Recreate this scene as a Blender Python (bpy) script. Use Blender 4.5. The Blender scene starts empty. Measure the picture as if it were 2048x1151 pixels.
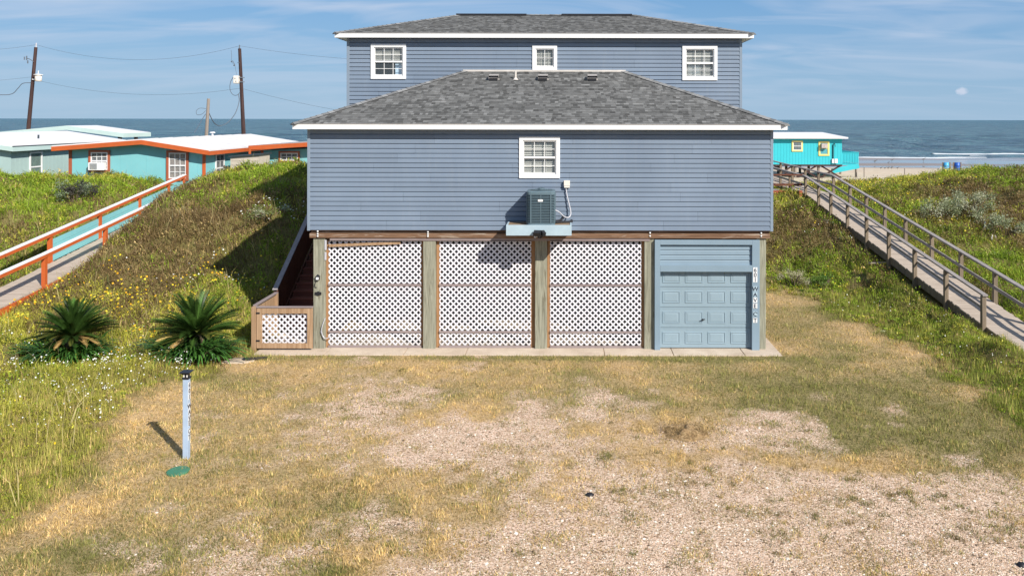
import bpy, math, random
import numpy as np
from mathutils import Vector, Matrix

random.seed(7)
rng = np.random.default_rng(11)
SC = bpy.context.scene
COL = SC.collection

# ------------------------------------------------------------------ camera
FPX, VPX, VPY, CAMH = 1580.0, 1134.0, 238.6, 6.07     # photo measurements (2048 px wide)
cam_d = bpy.data.cameras.new('camera')
cam_d.sensor_width = 36.0
cam_d.lens = FPX * 36.0 / 2048.0
cam_d.shift_x = -(VPX - 1024.0) / 2048.0
cam_d.shift_y = -(575.5 - VPY) / 2048.0
cam_d.clip_start = 0.1
cam_d.clip_end = 60000.0
cam = bpy.data.objects.new('camera', cam_d)
COL.objects.link(cam)
cam.matrix_world = Matrix.Translation((0, 0, CAMH)) @ Matrix.Rotation(math.radians(90), 4, 'X') @ Matrix.Rotation(math.radians(0.1), 4, 'Z')
SC.camera = cam

# ------------------------------------------------------------------ light
SUN_EL = math.radians(35.5)
SUN_H = Vector((0.67, -0.743)).normalized()
sdir = Vector((SUN_H.x * math.cos(SUN_EL), SUN_H.y * math.cos(SUN_EL), math.sin(SUN_EL)))
sun_d = bpy.data.lights.new('sun', 'SUN')
sun_d.energy = 5.0
sun_d.angle = math.radians(0.5)
sun_d.color = (1.0, 0.945, 0.85)
sun = bpy.data.objects.new('sun', sun_d)
COL.objects.link(sun)
sun.rotation_euler = sdir.to_track_quat('Z', 'Y').to_euler()
sun.location = (30, -30, 40)

w = bpy.data.worlds.new('World')
SC.world = w
w.use_nodes = True
nt = w.node_tree
nt.nodes.clear()
def wn(t, **kw):
    n = nt.nodes.new(t)
    for k, v in kw.items():
        if hasattr(n, k): setattr(n, k, v)
        else: n.inputs[k].default_value = v
    return n
def wl(a, b): nt.links.new(a, b)
out = wn('ShaderNodeOutputWorld')
bg = wn('ShaderNodeBackground')
bg.inputs['Strength'].default_value = 0.085
sky = wn('ShaderNodeTexSky')
sky.sky_type = 'NISHITA'
sky.sun_disc = False
sky.sun_elevation = SUN_EL
sky.sun_rotation = math.atan2(SUN_H.x, SUN_H.y)
sky.altitude = 0
sky.air_density = 1.0
sky.dust_density = 0.35
sky.ozone_density = 2.2
geo = wn('ShaderNodeTexCoord')
sep = wn('ShaderNodeSeparateXYZ'); wl(geo.outputs['Generated'], sep.inputs[0])
def wmath(op, a, b=None):
    n = wn('ShaderNodeMath'); n.operation = op
    for i, v in enumerate((a, b)):
        if v is None: continue
        if isinstance(v, (int, float)): n.inputs[i].default_value = v
        else: wl(v, n.inputs[i])
    return n.outputs[0]
zc = wmath('ADD', wmath('MAXIMUM', sep.outputs[2], 0.0), 0.10)
u = wmath('DIVIDE', sep.outputs[0], zc)
v = wmath('DIVIDE', sep.outputs[1], zc)
cmb = wn('ShaderNodeCombineXYZ'); wl(u, cmb.inputs[0]); wl(v, cmb.inputs[1])
mp = wn('ShaderNodeMapping'); wl(cmb.outputs[0], mp.inputs[0])
mp.inputs['Rotation'].default_value = (0, 0, math.radians(-24))
mp.inputs['Scale'].default_value = (0.50, 0.95, 1.0)
mp.inputs['Location'].default_value = (0.9, 2.3, 0)
n1 = wn('ShaderNodeTexNoise'); wl(mp.outputs[0], n1.inputs['Vector'])
n1.inputs['Scale'].default_value = 1.5; n1.inputs['Detail'].default_value = 4.5; n1.inputs['Roughness'].default_value = 0.52
n1.inputs['Distortion'].default_value = 0.9
r1 = wn('ShaderNodeValToRGB'); wl(n1.outputs['Fac'], r1.inputs[0])
r1.color_ramp.elements[0].position = 0.40; r1.color_ramp.elements[0].color = (0, 0, 0, 1)
r1.color_ramp.elements[1].position = 0.66; r1.color_ramp.elements[1].color = (1, 1, 1, 1)
fade = wn('ShaderNodeMapRange'); wl(sep.outputs[2], fade.inputs[0])
fade.inputs[1].default_value = 0.0; fade.inputs[2].default_value = 0.14; fade.inputs[3].default_value = 0.12; fade.inputs[4].default_value = 1.0
cf = wmath('MULTIPLY', wmath('MULTIPLY', r1.outputs[0], fade.outputs[0]), 0.68)
# one small puff of cumulus low over the sea
cd = Vector(((1923 - VPX) / FPX, 1.0, (VPY - 181) / FPX)).normalized()
dv = wn('ShaderNodeVectorMath'); dv.operation = 'SUBTRACT'; wl(geo.outputs['Generated'], dv.inputs[0]); dv.inputs[1].default_value = cd
dn = wn('ShaderNodeTexNoise'); wl(geo.outputs['Generated'], dn.inputs['Vector']); dn.inputs['Scale'].default_value = 190; dn.inputs['Detail'].default_value = 4
ds = wn('ShaderNodeVectorMath'); ds.operation = 'MULTIPLY'; wl(dv.outputs[0], ds.inputs[0]); ds.inputs[1].default_value = (130, 150, 200)
dl = wn('ShaderNodeVectorMath'); dl.operation = 'LENGTH'; wl(ds.outputs[0], dl.inputs[0])
puff = wn('ShaderNodeMapRange'); wl(wmath('ADD', dl.outputs['Value'], wmath('MULTIPLY', dn.outputs['Fac'], 1.1)), puff.inputs[0])
puff.inputs[1].default_value = 1.0; puff.inputs[2].default_value = 1.5; puff.inputs[3].default_value = 0.9; puff.inputs[4].default_value = 0.0
tint = wn('ShaderNodeMix'); tint.data_type = 'RGBA'; tint.blend_type = 'MULTIPLY'; tint.inputs[0].default_value = 1.0
wl(sky.outputs[0], tint.inputs[6]); tint.inputs[7].default_value = (0.92, 0.98, 1.04, 1)
# marine air low over the Gulf: the lower sky is an even pale blue
low = wn('ShaderNodeMapRange'); wl(sep.outputs[2], low.inputs[0])
low.inputs[1].default_value = 0.0; low.inputs[2].default_value = 0.75; low.inputs[3].default_value = 0.92; low.inputs[4].default_value = 0.15
lowc = wn('ShaderNodeValToRGB'); wl(sep.outputs[2], lowc.inputs[0])
lowc.color_ramp.elements[0].position = 0.0; lowc.color_ramp.elements[0].color = (3.0, 4.6, 6.35, 1)
lowc.color_ramp.elements[1].position = 0.16; lowc.color_ramp.elements[1].color = (1.35, 3.25, 6.0, 1)
lowm = wn('ShaderNodeMix'); lowm.data_type = 'RGBA'; wl(low.outputs[0], lowm.inputs[0]); wl(tint.outputs[2], lowm.inputs[6]); wl(lowc.outputs[0], lowm.inputs[7])
mixc = wn('ShaderNodeMix'); mixc.data_type = 'RGBA'
wl(wmath('MAXIMUM', cf, puff.outputs[0]), mixc.inputs[0]); wl(lowm.outputs[2], mixc.inputs[6]); mixc.inputs[7].default_value = (5.4, 6.1, 7.4, 1)
wl(mixc.outputs[2], bg.inputs[0]); wl(bg.outputs[0], out.inputs[0])

SC.view_settings.view_transform = 'Standard'
SC.view_settings.look = 'None'
SC.view_settings.exposure = 0.40
SC.view_settings.gamma = 1.0
SC.render.engine = 'CYCLES'
SC.cycles.max_bounces = 6
SC.cycles.diffuse_bounces = 3
SC.cycles.transparent_max_bounces = 8
SC.cycles.use_denoising = True

# ------------------------------------------------------------------ helpers
def X(px, Y): return (px - VPX) * Y / FPX
def Z(py, Y): return CAMH - (py - 238.0) * Y / FPX

def smooth(a, b, t):
    t = np.clip((t - a) / (b - a), 0, 1)
    return t * t * (3 - 2 * t)

_tab = np.random.default_rng(3).random((256, 256))
def vnoise(x, y, s=1.0, o=0):
    x = np.asarray(x, float) * s + 37.7 * o; y = np.asarray(y, float) * s + 91.3 * o
    xi = np.floor(x).astype(int); yi = np.floor(y).astype(int)
    fx = x - xi; fy = y - yi
    fx = fx * fx * (3 - 2 * fx); fy = fy * fy * (3 - 2 * fy)
    a = _tab[xi & 255, yi & 255]; b = _tab[(xi + 1) & 255, yi & 255]
    c = _tab[xi & 255, (yi + 1) & 255]; d = _tab[(xi + 1) & 255, (yi + 1) & 255]
    return (a * (1 - fx) + b * fx) * (1 - fy) + (c * (1 - fx) + d * fx) * fy
def fbm(x, y, s=1.0, o=0, n=4):
    t = 0; a = 0.5; tot = 0
    for i in range(n):
        t = t + a * vnoise(x, y, s * 2 ** i, o + i * 5); tot += a; a *= 0.5
    return t / tot

ORG = {}
def tag(o, label=None, cat=None, group=None, kind=None):
    if label: o['label'] = label
    if cat: o['category'] = cat
    if group: o['group'] = group
    if kind: o['kind'] = kind
    return o
def thing(name, loc, label, cat, group=None):
    o = bpy.data.objects.new(name, None); COL.objects.link(o)
    o.location = loc; o.empty_display_size = 0.2
    ORG[o.name] = Vector(loc)
    return tag(o, label, cat, group)

class MB:
    def __init__(s): s.v = []; s.f = []; s.c = []; s.col = None
    def add(s, vs, fs, c=None):
        n = len(s.v); s.v += [tuple(p) for p in vs]; s.f += [tuple(i + n for i in f) for f in fs]
        s.c += [c if c else (1, 1, 1)] * len(vs)
    def box(s, x0, x1, y0, y1, z0, z1, c=None):
        s.add([(x0, y0, z0), (x1, y0, z0), (x1, y1, z0), (x0, y1, z0), (x0, y0, z1), (x1, y0, z1), (x1, y1, z1), (x0, y1, z1)],
              [(0, 3, 2, 1), (4, 5, 6, 7), (0, 1, 5, 4), (1, 2, 6, 5), (2, 3, 7, 6), (3, 0, 4, 7)], c)
    def bar(s, p, q, w, h, up=(0, 0, 1), c=None):
        p = Vector(p); q = Vector(q); d = (q - p).normalized(); up = Vector(up)
        sd = d.cross(up)
        if sd.length < 1e-4: sd = d.cross(Vector((1, 0, 0)))
        sd.normalize(); u2 = sd.cross(d)
        vs = []
        for e in (p, q):
            for a, b in ((-1, -1), (1, -1), (1, 1), (-1, 1)):
                vs.append(e + sd * (a * w / 2) + u2 * (b * h / 2))
        s.add(vs, [(0, 3, 2, 1), (4, 5, 6, 7), (0, 1, 5, 4), (1, 2, 6, 5), (2, 3, 7, 6), (3, 0, 4, 7)], c)
    def cyl(s, p, q, r0, r1=None, n=12, c=None, cap=True):
        r1 = r0 if r1 is None else r1
        p = Vector(p); q = Vector(q); d = (q - p).normalized()
        a = d.cross(Vector((0, 0, 1)))
        if a.length < 1e-3: a = Vector((1, 0, 0))
        a.normalize(); b = d.cross(a)
        vs = []
        for e, r in ((p, r0), (q, r1)):
            for i in range(n):
                t = 2 * math.pi * i / n
                vs.append(e + a * (math.cos(t) * r) + b * (math.sin(t) * r))
        fs = [(i, (i + 1) % n, n + (i + 1) % n, n + i) for i in range(n)]
        if cap: fs += [tuple(range(n - 1, -1, -1)), tuple(range(n, 2 * n))]
        s.add(vs, fs, c)
    def tube(s, pts, r, n=6, c=None):
        pts = [Vector(p) for p in pts]
        vs = []; fs = []
        for k, p in enumerate(pts):
            d = (pts[min(k + 1, len(pts) - 1)] - pts[max(k - 1, 0)]).normalized()
            a = d.cross(Vector((0.13, 0.2, 1))).normalized(); b = d.cross(a)
            for i in range(n):
                t = 2 * math.pi * i / n
                vs.append(p + a * (math.cos(t) * r) + b * (math.sin(t) * r))
            if k:
                for i in range(n):
                    fs.append(((k - 1) * n + i, (k - 1) * n + (i + 1) % n, k * n + (i + 1) % n, k * n + i))
        fs += [tuple(range(n - 1, -1, -1)), tuple(range((len(pts) - 1) * n, len(pts) * n))]
        s.add(vs, fs, c)
    def prism(s, poly, y0, y1, c=None):            # polygon in x,z extruded along y
        n = len(poly)
        vs = [(x, y0, z) for x, z in poly] + [(x, y1, z) for x, z in poly]
        fs = [tuple(range(n)), tuple(range(2 * n - 1, n - 1, -1))] + [(i, n + i, n + (i + 1) % n, (i + 1) % n) for i in range(n)]
        s.add(vs, fs, c)
    def lathe(s, cx, cy, prof, n=16, c=None):
        vs = []; fs = []
        for r, z in prof:
            for i in range(n):
                t = 2 * math.pi * i / n
                vs.append((cx + r * math.cos(t), cy + r * math.sin(t), z))
        for k in range(len(prof) - 1):
            for i in range(n):
                fs.append((k * n + i, k * n + (i + 1) % n, (k + 1) * n + (i + 1) % n, (k + 1) * n + i))
        fs += [tuple(range(n - 1, -1, -1)), tuple(range((len(prof) - 1) * n, len(prof) * n))]
        s.add(vs, fs, c)
    def build(s, name, m, parent=None, smooth=False, attr=False, bevel=0, label=None):
        o0 = ORG.get(parent.name, Vector()) if parent else Vector()
        me = bpy.data.meshes.new(name)
        me.from_pydata([(x - o0.x, y - o0.y, z - o0.z) for x, y, z in s.v], [], s.f)
        if attr:
            a = me.color_attributes.new('Col', 'FLOAT_COLOR', 'POINT')
            a.data.foreach_set('color', np.array([(*c, 1) for c in s.c], 'f').ravel())
        me.materials.append(m)
        if smooth: me.polygons.foreach_set('use_smooth', [True] * len(me.polygons))
        me.update()
        o = bpy.data.objects.new(name, me); COL.objects.link(o)
        if parent: o.parent = parent
        ORG[o.name] = o0
        if bevel:
            b = o.modifiers.new('bevel', 'BEVEL'); b.width = bevel; b.segments = 2; b.limit_method = 'ANGLE'
        if label: o['label'] = label
        return o

def mesh_np(name, V, quads, tris, C, m, loc=None, parent=None, smooth=False):
    me = bpy.data.meshes.new(name)
    o0 = ORG.get(parent.name, Vector()) if parent else Vector()
    V = np.asarray(V, 'f') - np.array(o0, 'f')
    nq = 0 if quads is None else len(quads); ntri = 0 if tris is None else len(tris)
    me.vertices.add(len(V)); me.vertices.foreach_set('co', V.ravel())
    loops = []
    if nq: loops.append(np.asarray(quads, 'i').ravel())
    if ntri: loops.append(np.asarray(tris, 'i').ravel())
    L = np.concatenate(loops)
    me.loops.add(len(L)); me.loops.foreach_set('vertex_index', L)
    st = np.concatenate([np.arange(nq) * 4, nq * 4 + np.arange(ntri) * 3]).astype('i')
    me.polygons.add(nq + ntri); me.polygons.foreach_set('loop_start', st)
    me.update(calc_edges=True); me.validate()
    if C is not None:
        a = me.color_attributes.new('Col', 'FLOAT_COLOR', 'POINT')
        a.data.foreach_set('color', np.concatenate([np.asarray(C, 'f'), np.ones((len(V), 1), 'f')], 1).ravel())
    me.materials.append(m)
    if smooth: me.polygons.foreach_set('use_smooth', np.ones(nq + ntri, bool))
    o = bpy.data.objects.new(name, me); COL.objects.link(o)
    if parent: o.parent = parent
    ORG[o.name] = o0
    return o

# ------------------------------------------------------------------ materials
class M:
    def __init__(s, name, rough=0.6, spec=0.4, metal=0.0):
        s.m = bpy.data.materials.new(name); s.m.use_nodes = True
        s.t = s.m.node_tree; s.b = s.t.nodes['Principled BSDF']
        s.b.inputs['Roughness'].default_value = rough
        s.b.inputs['Specular IOR Level'].default_value = spec
        s.b.inputs['Metallic'].default_value = metal
        s.out = s.t.nodes['Material Output']
    def n(s, t, **kw):
        x = s.t.nodes.new(t)
        for k, v in kw.items(): setattr(x, k, v)
        return x
    def l(s, a, b): s.t.links.new(a, b)
    def coord(s, scale=(1, 1, 1), rot=(0, 0, 0)):
        g = s.n('ShaderNodeNewGeometry'); mpn = s.n('ShaderNodeMapping')
        s.l(g.outputs['Position'], mpn.inputs[0]); mpn.inputs['Scale'].default_value = scale; mpn.inputs['Rotation'].default_value = rot
        return mpn.outputs[0]
    def noise(s, vec, scale, det=4, rough=0.55, dist=0):
        x = s.n('ShaderNodeTexNoise'); s.l(vec, x.inputs['Vector'])
        x.inputs['Scale'].default_value = scale; x.inputs['Detail'].default_value = det; x.inputs['Roughness'].default_value = rough
        x.inputs['Distortion'].default_value = dist
        return x.outputs['Fac']
    def ramp(s, fac, stops):
        r = s.n('ShaderNodeValToRGB'); s.l(fac, r.inputs[0]); e = r.color_ramp.elements
        while len(e) < len(stops): e.new(0.5)
        for i, (p, c) in enumerate(stops):
            e[i].position = p; e[i].color = (*c, 1) if len(c) == 3 else c
        return r.outputs[0]
    def mix(s, f, a, b, blend='MIX'):
        x = s.n('ShaderNodeMix', data_type='RGBA', blend_type=blend)
        for v, i in ((f, 0), (a, 6), (b, 7)):
            if isinstance(v, (int, float)): x.inputs[i].default_value = v
            elif isinstance(v, tuple): x.inputs[i].default_value = (*v, 1)
            else: s.l(v, x.inputs[i])
        return x.outputs[2]
    def math(s, op, a, b=0.0):
        x = s.n('ShaderNodeMath', operation=op)
        for i, v in enumerate((a, b)):
            if isinstance(v, (int, float)): x.inputs[i].default_value = v
            else: s.l(v, x.inputs[i])
        return x.outputs[0]
    def attr(s, nm='Col'):
        a = s.n('ShaderNodeAttribute', attribute_name=nm); return a.outputs['Color']
    def color(s, c):
        if isinstance(c, tuple): s.b.inputs['Base Color'].default_value = (*c, 1)
        else: s.l(c, s.b.inputs['Base Color'])
        return s
    def bump(s, h, strength=0.3, dist=0.01):
        b = s.n('ShaderNodeBump'); s.l(h, b.inputs['Height']); b.inputs['Strength'].default_value = strength; b.inputs['Distance'].default_value = dist
        s.l(b.outputs[0], s.b.inputs['Normal']); return s

def paint(name, c, rough=0.5, var=0.12, scale=1.5, grime=None):
    m = M(name, rough, 0.35)
    v = m.coord()
    f = m.noise(v, scale, 5, 0.6)
    a = tuple(x * (1 - var) for x in c); b = tuple(min(1, x * (1 + var)) for x in c)
    col = m.ramp(f, [(0.3, a), (0.7, b)])
    if grime:
        g = m.noise(m.coord((6, 6, 1.2)), 1.6, 6, 0.65)
        col = m.mix(m.ramp(g, [(0.55, (0, 0, 0)), (0.78, (0.6, 0.6, 0.6))]), col, grime)
    m.color(col); return m.m
def wood(name, c0, c1, axis='z', sc=1.0, rough=0.75, knots=None):
    m = M(name, rough, 0.2)
    s = {'z': (14, 14, 0.9), 'x': (0.9, 14, 14), 'y': (14, 0.9, 14)}[axis]
    v = m.coord(tuple(q * sc for q in s))
    f = m.noise(v, 1.0, 7, 0.65, 1.2)
    col = m.ramp(f, [(0.28, c0), (0.5, tuple((p + q) / 2 for p, q in zip(c0, c1))), (0.72, c1)])
    g = m.noise(m.coord((1, 1, 1)), 2.2, 3)
    col = m.mix(m.math('MULTIPLY', g, 0.35), col, tuple(x * 0.6 for x in c0))
    if knots:
        k = m.noise(m.coord(tuple(q * 0.55 for q in s)), 1.3, 5, 0.6, 2.5)
        col = m.mix(m.ramp(k, [(0.56, (0, 0, 0)), (0.66, (0.8, 0.8, 0.8))]), col, knots)
    m.color(col); m.bump(f, 0.35, 0.004); return m.m

MAT = {}
MAT['siding'] = paint('siding_paint', (0.205, 0.258, 0.328), 0.45, 0.05, 0.8)
MAT['trimblue'] = paint('trim_blue_paint', (0.205, 0.256, 0.322), 0.45, 0.04)
MAT['white'] = paint('white_paint', (0.74, 0.74, 0.74), 0.4, 0.03, 3)
MAT['vinyl'] = paint('white_vinyl', (0.72, 0.71, 0.74), 0.4, 0.03, 4)
MAT['garage'] = paint('garage_blue_paint', (0.245, 0.325, 0.38), 0.45, 0.05, 1.2, (0.21, 0.28, 0.33))
MAT['garagetrim'] = paint('garage_trim_paint', (0.205, 0.28, 0.345), 0.5, 0.05, 1.5)
MAT['platform'] = paint('platform_blue_paint', (0.36, 0.46, 0.52), 0.6, 0.08, 3)
MAT['post'] = wood('weathered_green_post', (0.16, 0.155, 0.115), (0.43, 0.42, 0.33), 'z', 1.0, 0.85, (0.12, 0.105, 0.07))
MAT['beam'] = wood('brown_beam', (0.115, 0.06, 0.034), (0.29, 0.175, 0.11), 'x', 0.8, 0.8, (0.40, 0.34, 0.28))
MAT['board'] = wood('orange_brown_board', (0.27, 0.13, 0.05), (0.48, 0.28, 0.15), 'z', 0.8)
MAT['rail'] = wood('grey_slat_wood', (0.22, 0.17, 0.17), (0.36, 0.30, 0.29), 'x')
MAT['gate'] = wood('gate_wood', (0.26, 0.15, 0.08), (0.52, 0.36, 0.23), 'z', 0.8)
MAT['stair'] = wood('red_brown_stain', (0.20, 0.06, 0.042), (0.40, 0.15, 0.10), 'x', 0.7, 0.35)
MAT['stairrail'] = wood('red_brown_rail', (0.11, 0.04, 0.025), (0.21, 0.085, 0.05), 'z', 0.7, 0.55)
MAT['railcap'] = wood('grey_cap', (0.24, 0.21, 0.21), (0.40, 0.36, 0.36), 'y')
MAT['deck'] = wood('grey_deck_planks', (0.32, 0.26, 0.21), (0.60, 0.505, 0.42), 'x', 0.9)
MAT['deckpost'] = wood('grey_brown_post', (0.13, 0.10, 0.07), (0.33, 0.26, 0.19), 'z', 0.9)
MAT['deckrail'] = wood('grey_violet_rail', (0.20, 0.175, 0.165), (0.40, 0.36, 0.34), 'y', 0.9)
MAT['orange'] = paint('orange_paint', (0.50, 0.105, 0.026), 0.5, 0.1, 2, (0.45, 0.16, 0.06))
MAT['rust'] = paint('rust_red_paint', (0.36, 0.10, 0.05), 0.55, 0.1, 2)
MAT['whiterail'] = paint('white_rail_cap', (0.78, 0.76, 0.78), 0.5, 0.06, 4, (0.55, 0.5, 0.48))
MAT['turq'] = paint('turquoise_wall', (0.20, 0.49, 0.53), 0.6, 0.07, 0.7, (0.30, 0.47, 0.48))
MAT['turq2'] = paint('bright_turquoise_wall', (0.035, 0.46, 0.53), 0.6, 0.06, 0.5)
MAT['sage'] = paint('sage_wall', (0.36, 0.48, 0.47), 0.6, 0.05, 0.8)
MAT['sagetrim'] = paint('sage_trim', (0.47, 0.60, 0.58), 0.6, 0.05, 0.8)
MAT['whiteroof'] = paint('white_roof_coating', (0.72, 0.70, 0.71), 0.55, 0.05, 0.7, (0.62, 0.60, 0.60))
MAT['greyroof'] = paint('grey_roof_felt', (0.32, 0.30, 0.29), 0.8, 0.15, 2)
MAT['beige'] = paint('beige_siding', (0.50, 0.44, 0.37), 0.6, 0.06)
MAT['yellow'] = paint('yellow_paint', (0.80, 0.66, 0.22), 0.5, 0.06)
MAT['black'] = paint('black_plastic', (0.018, 0.018, 0.022), 0.45, 0.1)
MAT['darkin'] = paint('dark_interior', (0.035, 0.03, 0.045), 0.9, 0.2)  # near-black colour carries the shade of enclosed spaces
MAT['acgrey'] = paint('condenser_grey_paint', (0.10, 0.15, 0.18), 0.45, 0.08, 3)
MAT['acdark'] = paint('condenser_coil', (0.035, 0.05, 0.06), 0.6, 0.1, 3)
MAT['pipe'] = paint('grey_conduit', (0.46, 0.46, 0.50), 0.5, 0.05)
MAT['boxgrey'] = paint('cream_box', (0.66, 0.62, 0.56), 0.5, 0.05)
MAT['pole'] = wood('creosote_pole', (0.030, 0.016, 0.016), (0.095, 0.055, 0.05), 'z', 0.6)
MAT['polegrey'] = wood('bare_pole', (0.20, 0.16, 0.13), (0.36, 0.31, 0.27), 'z', 0.6)
MAT['wire'] = paint('cable', (0.10, 0.12, 0.15), 0.6, 0.05)
MAT['letter'] = paint('navy_letter', (0.02, 0.025, 0.05), 0.5, 0.05)
MAT['blind'] = paint('blind_slat', (0.60, 0.61, 0.57), 0.5, 0.03)
MAT['paleblue'] = paint('pale_blue_curtain', (0.50, 0.68, 0.84), 0.7, 0.04)
MAT['curtain'] = paint('patterned_curtain', (0.42, 0.36, 0.34), 0.8, 0.35, 9)
MAT['greenlid'] = paint('green_plastic', (0.055, 0.19, 0.11), 0.5, 0.12, 6)
MAT['barrelb'] = paint('blue_plastic', (0.02, 0.10, 0.42), 0.4, 0.1)
MAT['barrell'] = paint('light_blue_plastic', (0.06, 0.36, 0.66), 0.4, 0.12, 3)
MAT['bolt'] = M('galvanised_bolt', 0.35, 0.5, 0.3).color((0.75, 0.75, 0.75)).m
MAT['flash'] = paint('flashing', (0.56, 0.52, 0.48), 0.5, 0.12, 3)
MAT['feather'] = paint('feather', (0.12, 0.11, 0.10), 0.8, 0.1)
MAT['pvc'] = paint('white_pvc', (0.82, 0.82, 0.82), 0.35, 0.02)
MAT['copper'] = paint('pipe_foam', (0.02, 0.02, 0.025), 0.8, 0.1)

def glass():
    m = M('window_glass', 0.04, 0.8); m.color((0.30, 0.36, 0.40)); m.b.inputs['Alpha'].default_value = 0.16
    return m.m
MAT['glass'] = glass()

def shingle():
    m = M('asphalt_shingle', 0.9, 0.15)
    c = m.attr(); f = m.noise(m.coord(), 55, 3, 0.7)
    m.color(m.mix(1.0, c, m.ramp(f, [(0.3, (0.72, 0.72, 0.72)), (0.7, (1.2, 1.2, 1.2))]), 'MULTIPLY'))
    m.bump(f, 0.5, 0.004); return m.m
MAT['shingle'] = shingle()

def siding_mat():
    m = M('siding_paint_weathered', 0.5, 0.3)
    c = m.attr(); f = m.noise(m.coord((0.9, 0.9, 0.35)), 1.0, 5, 0.6); g = m.noise(m.coord((7, 7, 0.6)), 1.0, 5, 0.6)
    col = m.mix(1.0, m.ramp(f, [(0.3, (0.153, 0.196, 0.262)), (0.7, (0.178, 0.226, 0.297))]), c, 'MULTIPLY')
    col = m.mix(m.ramp(g, [(0.52, (0, 0, 0)), (0.85, (0.16, 0.16, 0.16))]), col, (0.30, 0.32, 0.34))
    m.color(col); return m.m
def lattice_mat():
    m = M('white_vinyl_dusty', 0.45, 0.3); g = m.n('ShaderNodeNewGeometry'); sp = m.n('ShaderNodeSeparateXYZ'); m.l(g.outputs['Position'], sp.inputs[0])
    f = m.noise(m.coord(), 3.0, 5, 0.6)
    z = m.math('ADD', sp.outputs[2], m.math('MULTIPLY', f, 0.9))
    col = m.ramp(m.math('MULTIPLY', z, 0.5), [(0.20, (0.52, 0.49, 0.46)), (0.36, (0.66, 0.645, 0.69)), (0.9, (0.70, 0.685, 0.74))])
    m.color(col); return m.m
def foliage(name, trans=0.3, rough=0.55):
    m = M(name, rough, 0.25)
    c = m.attr(); m.color(c)
    tr = m.n('ShaderNodeBsdfTranslucent'); m.l(m.mix(1.0, c, (1.15, 1.2, 0.7), 'MULTIPLY'), tr.inputs[0])
    mx = m.n('ShaderNodeMixShader'); mx.inputs[0].default_value = trans
    m.l(m.b.outputs[0], mx.inputs[1]); m.l(tr.outputs[0], mx.inputs[2]); m.l(mx.outputs[0], m.out.inputs[0])
    return m.m
MAT['leaf'] = foliage('foliage')
MAT['siding_w'] = siding_mat()
MAT['lattice'] = lattice_mat()
MAT['dryleaf'] = foliage('dry_grass', 0.2, 0.8)
MAT['sago'] = foliage('sago_frond', 0.12, 0.38)
MAT['petal'] = foliage('petals', 0.25, 0.6)
MAT['stem'] = wood('stem_bark', (0.10, 0.07, 0.045), (0.22, 0.17, 0.12), 'z')

def concrete():
    m = M('concrete', 0.85, 0.2)
    v = m.coord(); f = m.noise(v, 1.3, 6, 0.65); g = m.noise(v, 26, 4, 0.7)
    col = m.ramp(f, [(0.25, (0.42, 0.33, 0.25)), (0.6, (0.58, 0.48, 0.38)), (0.8, (0.64, 0.54, 0.43))])
    col = m.mix(1.0, col, m.ramp(g, [(0.3, (0.8, 0.8, 0.8)), (0.7, (1.1, 1.1, 1.1))]), 'MULTIPLY')
    m.color(col); m.bump(g, 0.4, 0.004); return m.m
MAT['concrete'] = concrete()
# ------------------------------------------------------------------ terrain
BWX = 11.8                                   # near edge of the grey boardwalk
def deck_r(y): return np.interp(y, [17.5, 20.5, 22.3, 38.9, 54, 64], [0.10, 0.12, 0.255, 2.40, 2.55, 1.0])
LBX0, LBX1 = -17.8, -16.55                   # orange boardwalk
def deck_l(y): return np.interp(y, [12, 20, 25, 37.2], [0.12, 0.16, 0.78, 2.48])

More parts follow.
